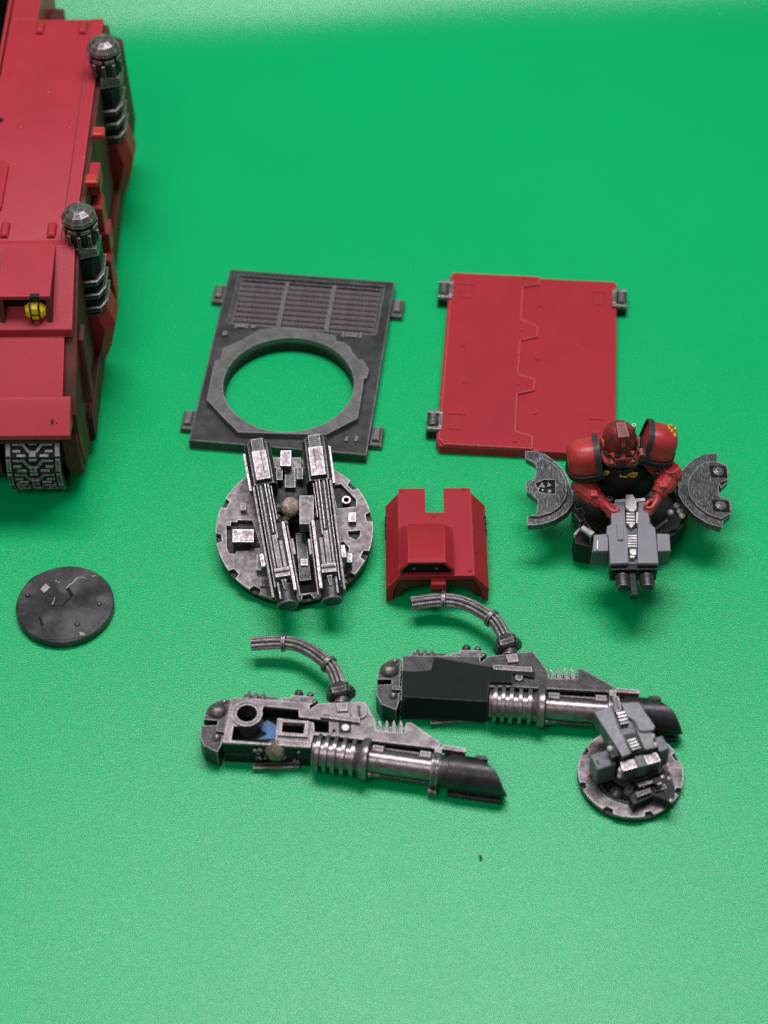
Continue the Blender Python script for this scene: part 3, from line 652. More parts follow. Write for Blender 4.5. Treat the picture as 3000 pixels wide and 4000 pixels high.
        bar('front_deck', .62, .80, .105, .07, h1-.1, h1+.03, TPALE)
        bar('front_deck', .50, .93, .215, .07, h1-.2, h1+.0, STEEL)
        bar('inner_rail', .52, .96, .285, .035, h1-.28, h1-.06, TPALE)
        bar('inner_block', .60, .70, .33, .06, h1-.3, h1-.1, TPALE)
        bar('outer_lug', .66, .745, -.30, .11, h1-.32, h1-.1, STEEL, .02)
        cl = obj('front_clamp', B(g).hull([sec(Ln*.785, .13, .18, h0, h1+.05, .03), sec(Ln*.80, .14, .19, h0, h1+.12, .03), sec(Ln*.85, .14, .19, h0, h1+.11, .03), sec(Ln*.865, .12, .17, h0, h1+.02, .03)]), STEEL, s0)
        bar('clamp_groove', .818, .828, .025, .30, h1+.08, h1+.127, BLK, 0, cl)
        bz = h1-.20
        bb = obj('gun_barrel', B(g).lathe((Ln*.82, inn*.03, bz), (1, 0, -.02), [(0, .15), (Ln*.05, .15), (Ln*.055, .19), (Ln*.11, .195), (Ln*.165, .215), (Ln*.17, .205), (Ln*.171, .19), (Ln*.168, .05)], 20), GUNM, s0)
        obj('barrel_sight', B(g).hull([[(Ln*.865, inn*.03-.07, bz+.1), (Ln*.865, inn*.03+.07, bz+.1), (Ln*.865, inn*.03+.05, bz+.27), (Ln*.865, inn*.03-.05, bz+.27)], [(Ln*.92, inn*.03-.05, bz+.1), (Ln*.92, inn*.03+.05, bz+.1), (Ln*.92, inn*.03+.02, bz+.22), (Ln*.92, inn*.03-.02, bz+.22)]]), STEEL, s0)
    gun((490, 190), (755, 1650), .98, 1)
    gun((1012, 155), (1195, 1605), .98, -1)
    p = f.P(Z, 790, 745, T+.62)
    obj('glue_lump', B(f).ell((p.x, p.y, T+.55), (.185, .195, .17), 26, 18, wob=.25), PGLUE, t, ang=80)
    for k in range(9):
        a = random.uniform(2.2, 4.6); r_ = random.uniform(.16, .34)
        obj('dried_fleck', B(f).ell((p.x+r_*math.cos(a), p.y+r_*math.sin(a), T+.36+random.random()*.1), (.05, .07, .04), 8, 5, wob=.5), GUNM if k % 2 else PGLUE, t)
turret()

# ------------------------------------------------------------------ 7 two long cannons lying on their side
CA = ZM(.7655, 750, 2440); CB = ZM(.7776, 1430, 2340); CCZ = ZM(.3617, 760, 2650); CD = ZM(.434, 1300, 2650); CE = ZM(.33755, 940, 2450)
def cframe(Z, p, q, o):
    a = WF.P(Z, *p, .4); b = WF.P(Z, *q, .4); c = WF.P(Z, *o, .4)
    return Fr((c.x, c.y, 0), math.atan2(b.y-a.y, b.x-a.x))
FA = cframe(CA, (750, 667), (1400, 760), (895, 688))
FB = cframe(CB, (800, 537), (1500, 588), (890, 544))
def cannon(f, closed, label):
    t = thing('long_cannon', label, 'model part', f, 'long cannons with curved cables lying side by side')
    A = lambda pts, h, Z=CA: FA.PL(Z, pts, h)
    P = lambda x, y, h, Z=CA: FA.P(Z, x, y, h)
    H = .62
    out = [(205, 370), (430, 386), (600, 400), (600, 432), (645, 402), (880, 392), (935, 490), (942, 540), (1085, 552), (1092, 500), (1120, 500), (1272, 606), (1250, 640), (1225, 628), (740, 570), (620, 562), (605, 625), (155, 600)]
    cav = [(365, 415), (545, 432), (545, 470), (700, 490), (700, 554), (625, 549), (622, 500), (452, 482), (436, 590), (430, 608), (200, 590), (212, 515), (300, 522), (345, 480)]
    o1 = A(out, H)
    sc_ = P(280, 452, H); hol = [] if closed else [A(cav, H), circ(sc_, .188, 32), A([(462, 505), (578, 512), (570, 567), (458, 558)], H)]
    body = obj('receiver', B(f).slab(o1, H-.05, H, hol), GUNM if closed else PALE, t)
    obj('receiver_wall', B(f).slab(o1, .26, H-.052, hol), BLK, t)
    lower = A([(205, 370), (600, 400), (930, 490), (1240, 620), (740, 575), (605, 625), (155, 600)], H)
    obj('receiver_base', B(f).slab(lower, .0, .258), BLK, t)
    y_f0 = A([(160, 602)], H)[0]; y_f1 = A([(603, 625)], H)[0]
    obj('side_skid', B(f).hull([[(y_f0[0]+.55, y_f0[1]-.14, z) if i in (0, 3) else (y_f0[0]+.55, y_f0[1]-.02, z) for i, z in enumerate((.05, .05, .13, .13))], [(y_f1[0]-.2, y_f1[1]-.14, z) if i in (0, 3) else (y_f1[0]-.2, y_f1[1]-.02, z) for i, z in enumerate((.05, .05, .13, .13))]]), STEEL, t)
    if closed:
        cp = FB.PL(CB, [(180, 360), (255, 362), (325, 355), (340, 290), (600, 335), (850, 365), (845, 392), (735, 372), (735, 418), (618, 415), (612, 515), (180, 490)], H+.07)
        obj('cover_panel', B(f).slab(cp, H+.002, H+.07), PRIMER, t)
        e0, e1 = FB.PL(CB, [(180, 490), (612, 515)], H+.07)
        obj('cover_flank', B(f).hull([[(e0[0], e0[1]+.05, H+.066), (e0[0], e0[1]-.002, H+.066), (e0[0], e0[1]-.09, .16), (e0[0], e0[1]+.05, .16)], [(e1[0], e1[1]+.05, H+.066), (e1[0], e1[1]-.002, H+.066), (e1[0], e1[1]-.09, .16), (e1[0], e1[1]+.05, .16)]]), PRIMER, t)
    else:
        c = P(280, 452, .66)
        obj('ring_socket', B(f).slab(circ(c, .285, 40), .24, .655, [circ(c, .19, 32)]), STEEL, t)
        obj('socket_floor', B(f).cyl((c.x, c.y, .262), (c.x, c.y, .3), .188), INNER, t)
        fl = A([(200, 590), (430, 612), (436, 480), (700, 492), (545, 430), (365, 415), (210, 515)], .3)
        obj('cavity_floor', B(f).slab(A([(212, 420), (545, 425), (700, 480), (702, 560), (430, 606), (195, 586)], H), .27, .30), PRIMER, t)
        obj('blue_stain', B(f).slab(A([(330, 525), (385, 490), (436, 520), (430, 585), (330, 590), (385, 560)], .31), .301, .33), BLUE, t)
        o_ = A([(437, 478), (618, 500), (608, 605), (425, 590)], .62); i_ = A([(462, 505), (578, 512), (570, 567), (458, 558)], .67)
        sb = obj('square_socket', B(f).slab(o_, H+.001, .63, [A([(462, 505), (578, 512), (570, 567), (458, 558)], H)]), STEEL, t)
        obj('socket_lip', B(f).slab(A([(445, 490), (597, 502), (588, 582), (438, 572)], H), .631, .68, [A([(462, 505), (578, 512), (570, 567), (458, 558)], H)]), PALE, sb)
        obj('socket_floor', B(f).slab(A([(462, 505), (578, 512), (570, 567), (458, 558)], H), .302, .36), INNER, sb)
        p = P(425, 640, .45)
        obj('glue_lump', B(f).ell((p.x, p.y+.02, .42), (.2, .18, .22), 26, 18, wob=.2), GLUE, t, ang=80)
        random.seed(8)
        for k in range(16):
            q = P(random.uniform(320, 560), random.uniform(620, 690), .4); o0 = random.uniform(.03, .07)
            obj('glue_fleck', B(f).ell((q.x, y_f0[1]+.02+(y_f1[1]-y_f0[1])*max(0, min(1, (q.x-y_f0[0])/(y_f1[0]-y_f0[0])))-.04, random.uniform(.15, .5)), (o0, .05, o0*.8), 8, 5, wob=.5), GUNM if k % 3 else GLUE, t)
    # rear block
    rb = A([(203, 378), (125, 386), (68, 440), (58, 484), (132, 488), (130, 514), (46, 514), (40, 570), (57, 618), (130, 655), (152, 612)], .5)
    r0 = obj('rear_block', B(f).slab(rb, .04, .5, top=.02), GUNM, t)
    p = P(128, 442, .5); obj('dome_bolt', B(f).ell((p.x, p.y, .5), (.18, .17, .11), 20, 7, 0), STEEL, r0)
    p = P(127, 578, .5); obj('dome_bolt', B(f).ell((p.x, p.y, .5), (.08, .08, .08), 14, 6, 0), STEEL, r0)
    p = P(150, 548, .5); obj('block_rib', B(f).box(p.x-.09, p.x+.12, p.y-.04, p.y+.04, .5, .57), GUNM, r0)
    p = P(165, 395, .5); obj('dome_bolt', B(f).ell((p.x, p.y, .5), (.06, .06, .06), 12, 5, 0), STEEL, r0)
    # spikes and lumps on the far edge
    for x, y in ((285, 372), (321, 376), (358, 380)):
        p = P(x, y, .5); obj('spike', B(f).lathe((p.x, p.y-.08, .48), (0, 1, 0), [(0, .045), (.16, .045), (.27, .004)], 8), STEEL, t)
    pp = A([(258, 372), (262, 350), (372, 362), (440, 372), (442, 385), (372, 385)], .44); obj('edge_block', B(f).slab(pp, .1, .44), GUNM, t)
    pp = A([(450, 388), (455, 372), (500, 374), (510, 358), (620, 368), (628, 396), (600, 410)], .5); obj('edge_block', B(f).slab(pp, .1, .5), STEEL, t)
    for x, y, r in ((546, 352, .085), (603, 362, .07), (625, 398, .07)):
        p = P(x, y, .46); obj('dome_bolt', B(f).ell((p.x, p.y, .44), (r, r, .09), 14, 7), GUNM, t)
    # connector and cable
    p0 = P(762, 395, .5); p1 = P(752, 310, .55)
    obj('neck', B(f).lathe((p0.x, p0.y-.05, .46), (-.05, 1, .03), [(0, .15), (.22, .15)], 20), STEEL, t)
    nt = B(f); n = 20; q0 = Vector((p0.x-.01, p0.y+.09, .47))
    dr = (Vector((p1.x, p1.y, .5))-q0).normalized()
    a_ = dr.cross(Vector((0, 0, 1))).normalized(); b2 = dr.cross(a_)
    nt.hull([[q0+dr*tt+(a_*math.cos(2*PI*i/n)+b2*math.sin(2*PI*i/n))*rr*(1.0 if (i % 4 < 2 or k in (0, 5)) else .86) for i in range(n)] for k, (tt, rr) in enumerate(((0, .2), (.04, .27), (.13, .29), (.22, .26), (.27, .2), (.3, .16)))])
    obj('knurled_nut', nt, GUNM, t, ang=20)
    pth = [P(x, y, h) for x, y, h in ((752, 315, .5), (742, 280, .52), (715, 222, .53), (665, 176, .53), (600, 130, .52), (530, 100, .5), (455, 90, .48), (375, 92, .46), (300, 98, .45))]
    path = smoothpath(pth, 5)
    obj('cable_core', B(f).tube(path, .105, 12), BLK, t)
    for k in range(8):
        a = 2*PI*k/8+.2; r = .107; q = []
        for i, p in enumerate(path):
            d = (path[min(i+1, len(path)-1)]-path[max(i-1, 0)]).normalized(); s = d.cross(Vector((0, 0, 1))).normalized(); u = s.cross(d)
            q.append(p+s*math.cos(a)*r+u*math.sin(a)*r)
        obj('cable_strand', B(f).tube(q, .034, 6), STEEL, t)
    for i in (12, 29):
        d = (path[i+1]-path[i-1]).normalized(); obj('cable_clip', B(f).lathe(path[i]-d*.045, d, [(0, .15), (.015, .18), (.08, .18), (.095, .15)], 18), STEEL, t)
    # top fittings of the receiver
    sq = A([(732, 398), (795, 395), (797, 440), (738, 442)], H+.05); obj('square_tab', B(f).slab(sq, H+.001, H+.05, top=.08), PALE, t)
    p = P(852, 442, H+.04); obj('slotted_disc', B(f).lathe((p.x, p.y, H), (0, 0, 1), [(0, .165), (.04, .165), (.05, .15)], 28), PALE, t) if not closed else None
    if not closed: obj('disc_slot', B(f).slab(A([(838, 410), (862, 408), (868, 475), (846, 478)], H+.055), H+.045, H+.056), GUNM, t)
    rl = A([(655, 448), (858, 475), (858, 500), (655, 472)], H+.07); obj('top_rail', B(f).slab(rl, H+.001, H+.075, top=.02), STEEL, t)
    rl = A([(748, 500), (812, 502), (812, 552), (750, 552)], H+.01); obj('bolt_recess', B(f).slab(rl, H-.01, H+.008), BLK, t)
    p = P(783, 525, H+.04); obj('bolt', B(f).cyl((p.x, p.y, H+.008), (p.x, p.y, H+.05), .07), SILV if not closed else STEEL, t)
    if not closed:
        p = P(724, 540, H+.01); obj('rivet_hole', B(f).cyl((p.x, p.y, H), (p.x, p.y, H+.006), .035, n=12), INNER, t)
    for k in range(4):
        x = 958+k*36
        sp = A([(x-8, 548), (x-7, 505), (x, 486), (x+7, 505), (x+9, 549)], H-.02)
        obj('cooling_fin', B(f).slab(sp, .28, H-.02), STEEL, t)
    for k in range(4):
        x = 978+k*34; sp = A([(x-6, 549), (x-5, 520), (x+6, 520), (x+7, 550)], H-.1); obj('fin_gap_rib', B(f).slab(sp, .25, H-.1), GUNM, t)
    # barrel group
    X = lambda x: P(x, 688+(x-895)*.143, .4).x
    cz = .4
    prof = [(X(620), .27)]
    for c_ in (650, 690, 732, 778, 826):
        a, b_ = X(c_-13), X(c_+11)
        prof += [(a-.001, .255), (a+.012, .35), (b_-.012, .35), (b_, .255)]
    prof += [(X(862), .29), (X(864), .37), (X(872), .39), (X(898), .39), (X(906), .36), (X(908), .26)]
    x00 = prof[0][0]
    obj('ribbed_sleeve', B(f).lathe((x00, 0, cz), (1, 0, 0), [(a-x00, b_) for a, b_ in prof], 40), BARREL, t, ang=40)
    obj('barrel', B(f).cyl((X(905), 0, cz), (X(1250), 0, cz), .225, n=32), BARREL, t)
    obj('barrel_flat', B(f).box(X(915), X(1225), -.20, .14, .16, .24), GUNM, t)
    obj('gas_tube', B(f).cyl((X(930), .24, cz+.05), (X(1232), .24, cz+.05), .035, n=10), GUNM, t)
    for x, yy in ((945, .10), (1185, .12)):
        obj('barrel_lug', B(f).box(X(x)-.11, X(x)+.11, yy-.07, yy+.07, cz+.15, cz+.27, .02), STEEL, t)
    obj('barrel_lug', B(f).hull([[(X(912), -.28, .25), (X(912), -.18, .2), (X(912), -.15, .36), (X(912), -.27, .34)], [(X(966), -.24, .27), (X(966), -.18, .25), (X(966), -.15, .3), (X(966), -.22, .3)]]), STEEL, t)
    cl = obj('barrel_collar', B(f).lathe((X(1222), 0, cz), (1, 0, 0), [(0, .27), (.015, .315), (.13, .315), (.145, .27)], 30), STEEL, t)
    obj('collar_tab', B(f).box(X(1228), X(1262), .2, .34, cz+.05, cz+.23), PALE, cl)
    obj('collar_foot', B(f).box(X(1218), X(1262), -.36, -.22, .06, .2, .02), STEEL, cl)
    obj('muzzle_neck', B(f).cyl((X(1262), 0, cz), (X(1312), 0, cz), .275, n=30), GUNM, t)
    sg = A([(1282, 612), (1398, 630), (1396, 650), (1278, 634)], H)
    obj('front_sight', B(f).slab(sg, H-.13, H), PALE, t)
    sg = A([(1290, 640), (1395, 655), (1392, 690), (1288, 670)], H-.2); obj('sight_base', B(f).slab(sg, .3, H-.15), BLK, t)
    xm = X(1308); xe = X(1470); Rm = .315; n = 36
    def ring(rr, back=None, off=0):
        o = []
        for i in range(n):
            a = 2*PI*i/n; y = rr*math.cos(a); z = rr*math.sin(a)
            x = back if back is not None else xe+.32*(1-y/Rm)+.10*(-z/Rm)+off-.16*(y/Rm)**2
            o.append((x, y, cz+z))
        return o
    mz = obj('slash_cut_muzzle', B(f).hull([ring(Rm-.02, xm), ring(Rm, xm+.02), ring(Rm, None, -.02), ring(Rm-.02, None, 0), ring(Rm-.075, None, 0), ring(Rm-.075, None, -.4)]), MUZZ, t, ang=40)
    obj('muzzle_bore', B(f).hull([ring(Rm-.078, None, -.3), ring(Rm-.078, None, -.38)]), INNER, mz)
    nb = A([(1415, 672), (1440, 668), (1455, 690), (1420, 690)], .6); obj('muzzle_notch_lug', B(f).slab(A([(1445, 668), (1500, 672), (1510, 690), (1440, 690)], .5), .4, .52), MUZZ, mz)
    obj('muzzle_keel', B(f).box(xm+.02, X(1590), -.31, -.2, .04, .12, .02), MUZZ, mz)
cannon(FA, False, 'long steel cannon with an open receiver showing a ring socket and blue stain')
cannon(FB, True, 'long cannon closed by a flat dark green-grey panel, muzzle behind the small round mount')

# ------------------------------------------------------------------ 8 small round mount with grey twin gun
def small_mount():
    Z = ZM(.31344, 2200, 2680)
    f = Fr((4.44, 21.43, 0))
    t = thing('small_round_mount', 'small round steel mount carrying a grey twin gun, beside the slanted muzzle', 'model part', f)
    R = .955; T = .2
    nots = [math.degrees(math.atan2(*(f.P(Z, a, b, T)[:2][::-1]))) for a, b in ((285, 1230), (585, 1510), (1040, 1530), (1390, 1290), (310, 830), (1410, 880))]
    out = []
    for k in range(240):
        a = k*1.5-180; inn = any(abs((a-nn+180) % 360-180) < 5 for nn in nots); r = R-.09 if inn else R
        out.append((r*math.cos(math.radians(a)), r*math.sin(math.radians(a))))
    obj('rim', B(f).slab(out, .12, T, [circ((0, 0), .70, 48)]), STEEL, t)
    obj('base', B(f).lathe((0, 0, 0), (0, 0, 1), [(0, R-.05), (.03, R+.0), (.115, R)], 64), BLK, t)
    obj('inner_ring', B(f).slab(circ((0, 0), .695, 48), .116, .17, [circ((0, 0), .61, 48)]), GUNM, t)
    obj('well_floor', B(f).cyl((0, 0, .116), (0, 0, .13), .60, n=40), BLK, t)
    # pivot and mount
    obj('pivot', B(f).lathe((0, 0, .13), (0, 0, 1), [(0, .42), (.2, .42), (.25, .3), (.5, .28)], 24), BLK, t)
    p = f.P(Z, 1090, 1290, .45)
    def pl(name, pts, h0, h1, m, par=t, tp=.04): return obj(name, B(f).slab(f.PL(Z, pts, h1), h0, h1, top=tp), m, par)
    pl('front_guard', [(820, 1380), (900, 1300), (1290, 1180), (1380, 1330), (1290, 1420), (1130, 1360), (870, 1480)], .2, .42, BLK)
    pl('guard_plate', [(890, 1180), (1140, 1130), (1170, 1180), (940, 1265)], .3, .5, BLK)
    pl('guard_edge', [(925, 1215), (950, 1255), (1165, 1185), (1150, 1160)], .5, .53, STEEL)
    pl('side_bracket', [(1220, 1080), (1330, 1060), (1400, 1290), (1370, 1420), (1290, 1440), (1240, 1240)], .2, .46, BLK)
    p = f.P(Z, 825, 1295, .3); obj('bolt', B(f).lathe((p.x, p.y, .13), (0, 0, 1), [(0, .1), (.15, .1), (.2, .06)], 14), PALE, t)
    p = f.P(Z, 668, 1300, .25); obj('dome_bolt', B(f).ell((p.x, p.y, .16), (.13, .13, .1), 18, 7, 0), STEEL, t)
    pl('guard_step', [(900, 1330), (1080, 1270), (1100, 1320), (920, 1385)], .42, .5, GUNM); pl('guard_step', [(1130, 1260), (1270, 1215), (1300, 1270), (1150, 1310)], .42, .47, GUNM)
    for a_, c_ in ((1345, 1425), (1320, 1150), (1235, 1130), (1000, 1240)):
        p = f.P(Z, a_, c_, .46); obj('pin_head', B(f).ell((p.x, p.y, .46), (.045, .05, .03), 10, 5), PALE, t)
    pl('base_bracket', [(1120, 1150), (1210, 1120), (1240, 1200), (1150, 1230)], .3, .6, BLK); pl('bracket_edge', [(1175, 1215), (1230, 1195), (1235, 1208), (1180, 1230)], .5, .62, PALE)
    pl('vent_slot', [(885, 1450), (1150, 1350), (1160, 1375), (900, 1475)], .2, .24, STEEL)
    # gun
    g = Fr((0, 0, 1.02), math.radians(-18), math.radians(6), parent=f)
    def gp(name, pts, h0, h1, m, par=t, tp=.0, bev=0.0): return obj(name, B(g).slab(g.PL(Z, pts, h1), h0, h1, top=tp), m, par, bev=bev)
    G = gp('gun_housing', [(372, 318), (600, 240), (700, 200), (940, 190), (1060, 375), (1110, 560), (1140, 765), (1010, 795), (850, 835), (735, 885), (620, 700)], -.42, .0, DGREY, bev=.02)
    gp('left_cover', [(385, 322), (595, 250), (690, 520), (840, 838), (738, 878), (622, 690)], .002, .07, GREY, G, bev=.012)
    gp('right_cover', [(720, 222), (940, 196), (1052, 372), (1100, 560), (1135, 765), (1018, 788), (930, 590), (870, 420), (800, 380)], .002, .07, GREY, G, bev=.012)
    gp('right_lid', [(880, 410), (1060, 372), (1145, 500), (1130, 545), (1000, 560), (945, 545)], .072, .13, GREY, G, bev=.012)
    gp('feed_cover', [(620, 130), (690, 125), (730, 300), (650, 320)], .0, .12, GUNM, G)
    for k in range(4):
        y = 330+k*42; x = 665+k*14
        gp('feed_rib', [(x, y), (x+105, y-22), (x+112, y+2), (x+8, y+24)], .0, .1, STEEL if k < 3 else GUNM, G)
    gp('ejector_well', [(760, 600), (900, 580), (1000, 770), (860, 830)], .0, .04, BLK, G)
    for k in range(4):
        y = 675+k*36; x = 795+k*18
        gp('ejector_rib', [(x, y), (x+105, y-32), (x+112, y-14), (x+8, y+18)], .04, .09, SILV if k < 3 else GUNM, G)
    # ammunition boxes
    L_ = gp('ammo_box', [(335, 858), (545, 795), (662, 965), (425, 1045)], -.72, -.12, DGREY, bev=.015)
    R_ = gp('ammo_box', [(1140, 640), (1235, 615), (1330, 775), (1195, 822)], -.72, -.12, DGREY, bev=.015)
    gp('box_mark', [(415, 920), (432, 915), (450, 965), (432, 972)], -.12, -.105, BLK, L_)
    gp('front_block', [(712, 945), (900, 905), (930, 1010), (745, 1060)], -.42, -.08, STEEL); gp('front_block', [(1000, 865), (1160, 825), (1215, 930), (1050, 980)], -.42, -.08, STEEL)
    gp('centre_block', [(890, 880), (985, 860), (1040, 985), (940, 1010)], -.4, -.02, DGREY)
    gp('front_lip', [(770, 1082), (950, 1030), (960, 1050), (785, 1105)], -.5, -.3, PALE); gp('front_lip', [(1055, 990), (1210, 940), (1215, 965), (1065, 1015)], -.5, -.3, PALE)
    gp('muzzle_block', [(780, 1080), (1200, 960), (1240, 1060), (960, 1180), (830, 1170)], -.75, -.45, BLK)
    gp('cocking_lever', [(545, 690), (615, 670), (690, 860), (600, 900)], -.35, .03, BLK)
    p = g.P(Z, 585, 782, .05); obj('lever_knob', B(g).ell((p.x, p.y, .05), (.06, .06, .06), 12, 8), SILV, t)
    for a, b_, h in ((708, 1105, -.3), (715, 1045, -.2), (1145, 735, -.1), (1110, 630, 0)):
        p = g.P(Z, a, b_, h); obj('pin_head', B(g).ell((p.x, p.y, h), (.05, .07, .05), 10, 6), SILV, t)
small_mount()

# ------------------------------------------------------------------ 9 armoured gunner in a cupola
def gunner():
    Z = ZM(.5425, 2000, 1580); ZL = ZM(.27119, 2050, 1600); ZR = ZM(.33, 2380, 1600)
    f = Fr((4.9, 27.5, 0))
    t = thing('gunner_cupola', 'red armoured gunner figurine in a steel cupola with open half-round hatches and grey twin gun', 'figurine', f)
    b = B(f)
    obj('cupola_base', B(f).lathe((0, 0, 0), (0, 0, 1), [(0, .8), (.3, .85), (.32, 1.0)], 48), BLK, t)
    obj('cupola_ring', B(f).slab(circ((0, 0), 1.16, 60), .32, .72, [circ((0, 0), .92, 60)]), BLK, t)
    obj('ring_step', B(f).slab(circ((0, 0), 1.10, 60), .722, .80, [circ((0, 0), .98, 60)]), BLK, t)
    obj('ring_floor', B(f).cyl((0, 0, .33), (0, 0, .4), .915, n=48), INNER, t)
    def blk(name, pts, h0, h1, m, zz=ZL, par=t, tp=.05): return obj(name, B(f).slab(f.PL(zz, pts, h1), h0, h1, top=tp), m, par)
    a1 = blk('ring_lug', [(800, 1700), (880, 1600), (1020, 1790), (950, 1830)], .3, .85, GUNM); blk('ring_lug', [(700, 1790), (800, 1700), (950, 1830), (960, 1980), (720, 1930)], .1, .62, BLK)
    blk('lug_cap', [(800, 1700), (840, 1665), (1010, 1765), (955, 1815)], .85, .92, SILV)
    blk('lug_trim', [(700, 1790), (860, 1610), (880, 1625), (730, 1810)], .6, .7, SILV)
    blk('lug_trim', [(730, 1925), (930, 2010), (940, 2030), (735, 1945)], .35, .42, SILV)
    blk('ring_tooth', [(720, 1370), (740, 1430), (820, 1400), (880, 1490), (830, 1520), (890, 1590), (800, 1620), (690, 1480)], .6, .9, GUNM)
    blk('ring_lug', [(560, 1330), (800, 1090), (890, 1190), (820, 1400), (560, 1480)], .35, .82, BLK, ZR)
    for a, c in ((800, 1130), (835, 1195), (862, 1245), (725, 1210)): 
        p = f.P(ZR, a, c, .86); obj('ring_stud', B(f).ell((p.x, p.y, .84), (.07, .07, .06), 12, 6), SILV, t)
    blk('ring_clip', [(540, 1390), (690, 1290), (700, 1310), (560, 1415)], .8, .86, STEEL, ZR)
    # hatch flaps
    fl = Fr((-1.55, .1, 1.1), 0, 0, math.radians(-7), parent=f)
    o = [(5, 600), (150, 595), (290, 640), (420, 730), (560, 870), (620, 1000), (680, 1180), (690, 1350), (600, 1480), (430, 1590), (240, 1650), (35, 1665), (30, 1540), (165, 1505), (190, 1310), (25, 1180), (15, 1040), (140, 990), (165, 850), (140, 770), (5, 700)]
    fo = obj('hatch_flap', B(fl).slab(fl.PL(ZL, o, 0), -.16, 0), BRUSHED, t)
    inn = [(150, 770), (250, 690), (400, 760), (520, 880), (590, 1020), (610, 1160), (580, 1290), (500, 1400), (380, 1480), (200, 1535), (60, 1530), (165, 1505), (190, 1310), (60, 1180), (50, 1060), (145, 1000), (170, 850)]
    rec = [(150, 1060), (270, 1010), (435, 1010), (440, 1210), (330, 1215), (210, 1180)]
    obj('flap_panel', B(fl).slab(fl.PL(ZL, inn, .06), .001, .06, [fl.PL(ZL, rec, .06)]), BRUSHED, fo)
    obj('recess_floor', B(fl).slab(fl.PL(ZL, rec, .01), -.0, .008), INNER, fo)
    for pts in ([(205, 1110), (250, 1035), (290, 1120)], [(320, 1110), (335, 1040), (385, 1090)]):
        obj('recess_emblem', B(fl).slab(fl.PL(ZL, pts, .05), .01, .05), STEEL, fo)
    for a, c, r in ((200, 1135, .03), (258, 1160, .03), (355, 1170, .06)):
        p = fl.P(ZL, a, c, .05); obj('recess_stud', B(fl).ell((p.x, p.y, .03), (r, r, .04), 12, 6), STEEL, fo)
    fr_ = Fr((1.55, .1, 1.1), 0, 0, math.radians(7), parent=f)
    o = [(1250, 510), (1280, 520), (1285, 620), (1390, 650), (1420, 720), (1405, 850), (1330, 930), (1290, 880), (1300, 960), (1315, 1030), (1415, 1060), (1450, 1120), (1440, 1250), (1350, 1310), (1335, 1395), (1160, 1345), (1000, 1240), (880, 1110), (815, 1000), (815, 800), (880, 690), (1000, 580), (1120, 530)]
    fo = obj('hatch_flap', B(fr_).slab(fr_.PL(ZR, o, 0), -.16, 0), BRUSHED, t)
    inn = [(1240, 610), (1285, 625), (1385, 655), (1410, 720), (1400, 830), (1310, 860), (1290, 960), (1310, 1040), (1410, 1070), (1440, 1130), (1430, 1230), (1330, 1290), (1180, 1240), (1040, 1140), (950, 1020), (925, 890), (960, 780), (1040, 680), (1130, 620)]
    obj('flap_panel', B(fr_).slab(fr_.PL(ZR, inn, .06), .001, .06), BRUSHED, fo)
    for a, c in ((1290, 735), (1320, 1140)):
        p = fr_.P(ZR, a, c, .07)
        obj('hinge_socket', B(fr_).box(p.x-.16, p.x+.17, p.y-.14, p.y+.15, .061, .075), INNER, fo)
        obj('hinge_nut', B(fr_).lathe((p.x-.01, p.y-.02, .06), (0, 0, 1), [(0, .12), (.06, .11), (.09, .06)], 8), STEEL, fo)
    # gun
    g = Fr((0, -.55, 1.5), 0, math.radians(4), parent=f)
    def gp(name, pts, h0, h1, m, par=t, tp=.0, bev=0.0, zz=Z): return obj(name, B(g).slab(g.PL(zz, pts, h1), h0, h1, top=tp), m, par, bev=bev)
    G = gp('gun_housing', [(715, 712), (985, 712), (1000, 850), (1035, 890), (1048, 1000), (1055, 1148), (700, 1150), (692, 950), (678, 920), (682, 875), (710, 860)], -.42, -.06, DGREY, bev=.02)
    gp('left_cover', [(738, 705), (812, 705), (815, 860), (835, 930), (835, 1140), (708, 1145), (695, 945), (682, 930), (685, 878), (715, 866), (715, 730)], -.058, .03, GREY, G, bev=.012)
    gp('right_cover', [(912, 700), (978, 702), (990, 860), (1030, 890), (1042, 1000), (1055, 1142), (905, 1142), (905, 870)], -.058, .03, GREY, G, bev=.012)
    gp('charging_handle', [(752, 850), (798, 850), (805, 970), (762, 972)], .032, .075, GREY, G, bev=.012)
    gp('feed_bar', [(740, 700), (742, 684), (820, 678), (890, 678), (955, 672), (960, 692), (890, 700)], -.05, .05, SILV, G)
    gp('feed_tray', [(820, 650), (870, 648), (895, 690), (897, 745), (880, 770), (850, 765), (818, 735)], .0, .1, SILV, G)
    gp('well', [(818, 770), (908, 770), (905, 880), (858, 890), (822, 860)], -.055, -.03, BLK, G)
    for k in range(4): gp('feed_rib', [(824, 778+k*22), (885, 780+k*22), (885, 792+k*22), (824, 790+k*22)], -.03, .04, SILV, G)
    gp('feed_link', [(838, 862), (880, 862), (860, 888)], -.03, .04, SILV, G)
    gp('feed_side_bar', [(895, 775), (910, 775), (906, 855), (892, 852)], -.03, .05, SILV, G)
    gp('well', [(828, 930), (905, 930), (905, 1105), (845, 1105), (828, 1020)], -.055, -.03, BLK, G)
    for k in range(5): gp('ejector_rib', [(834, 938+k*19), (900, 938+k*19), (900, 949+k*19), (834, 949+k*19)], -.03, .04, SILV, G)
    gp('ejector_block', [(848, 1040), (895, 1040), (895, 1080), (870, 1085), (850, 1070)], -.03, .05, SILV, G); gp('ejector_foot', [(850, 1088), (885, 1088), (885, 1102), (850, 1102)], -.03, .03, SILV, G)
    a = gp('ammo_box', [(590, 938), (690, 930), (695, 1060), (575, 1065)], -.50, -.06, DGREY, bev=.015); gp('box_lid', [(590, 938), (690, 930), (694, 1052), (585, 1055)], -.058, -.02, GREY, a, bev=.012)
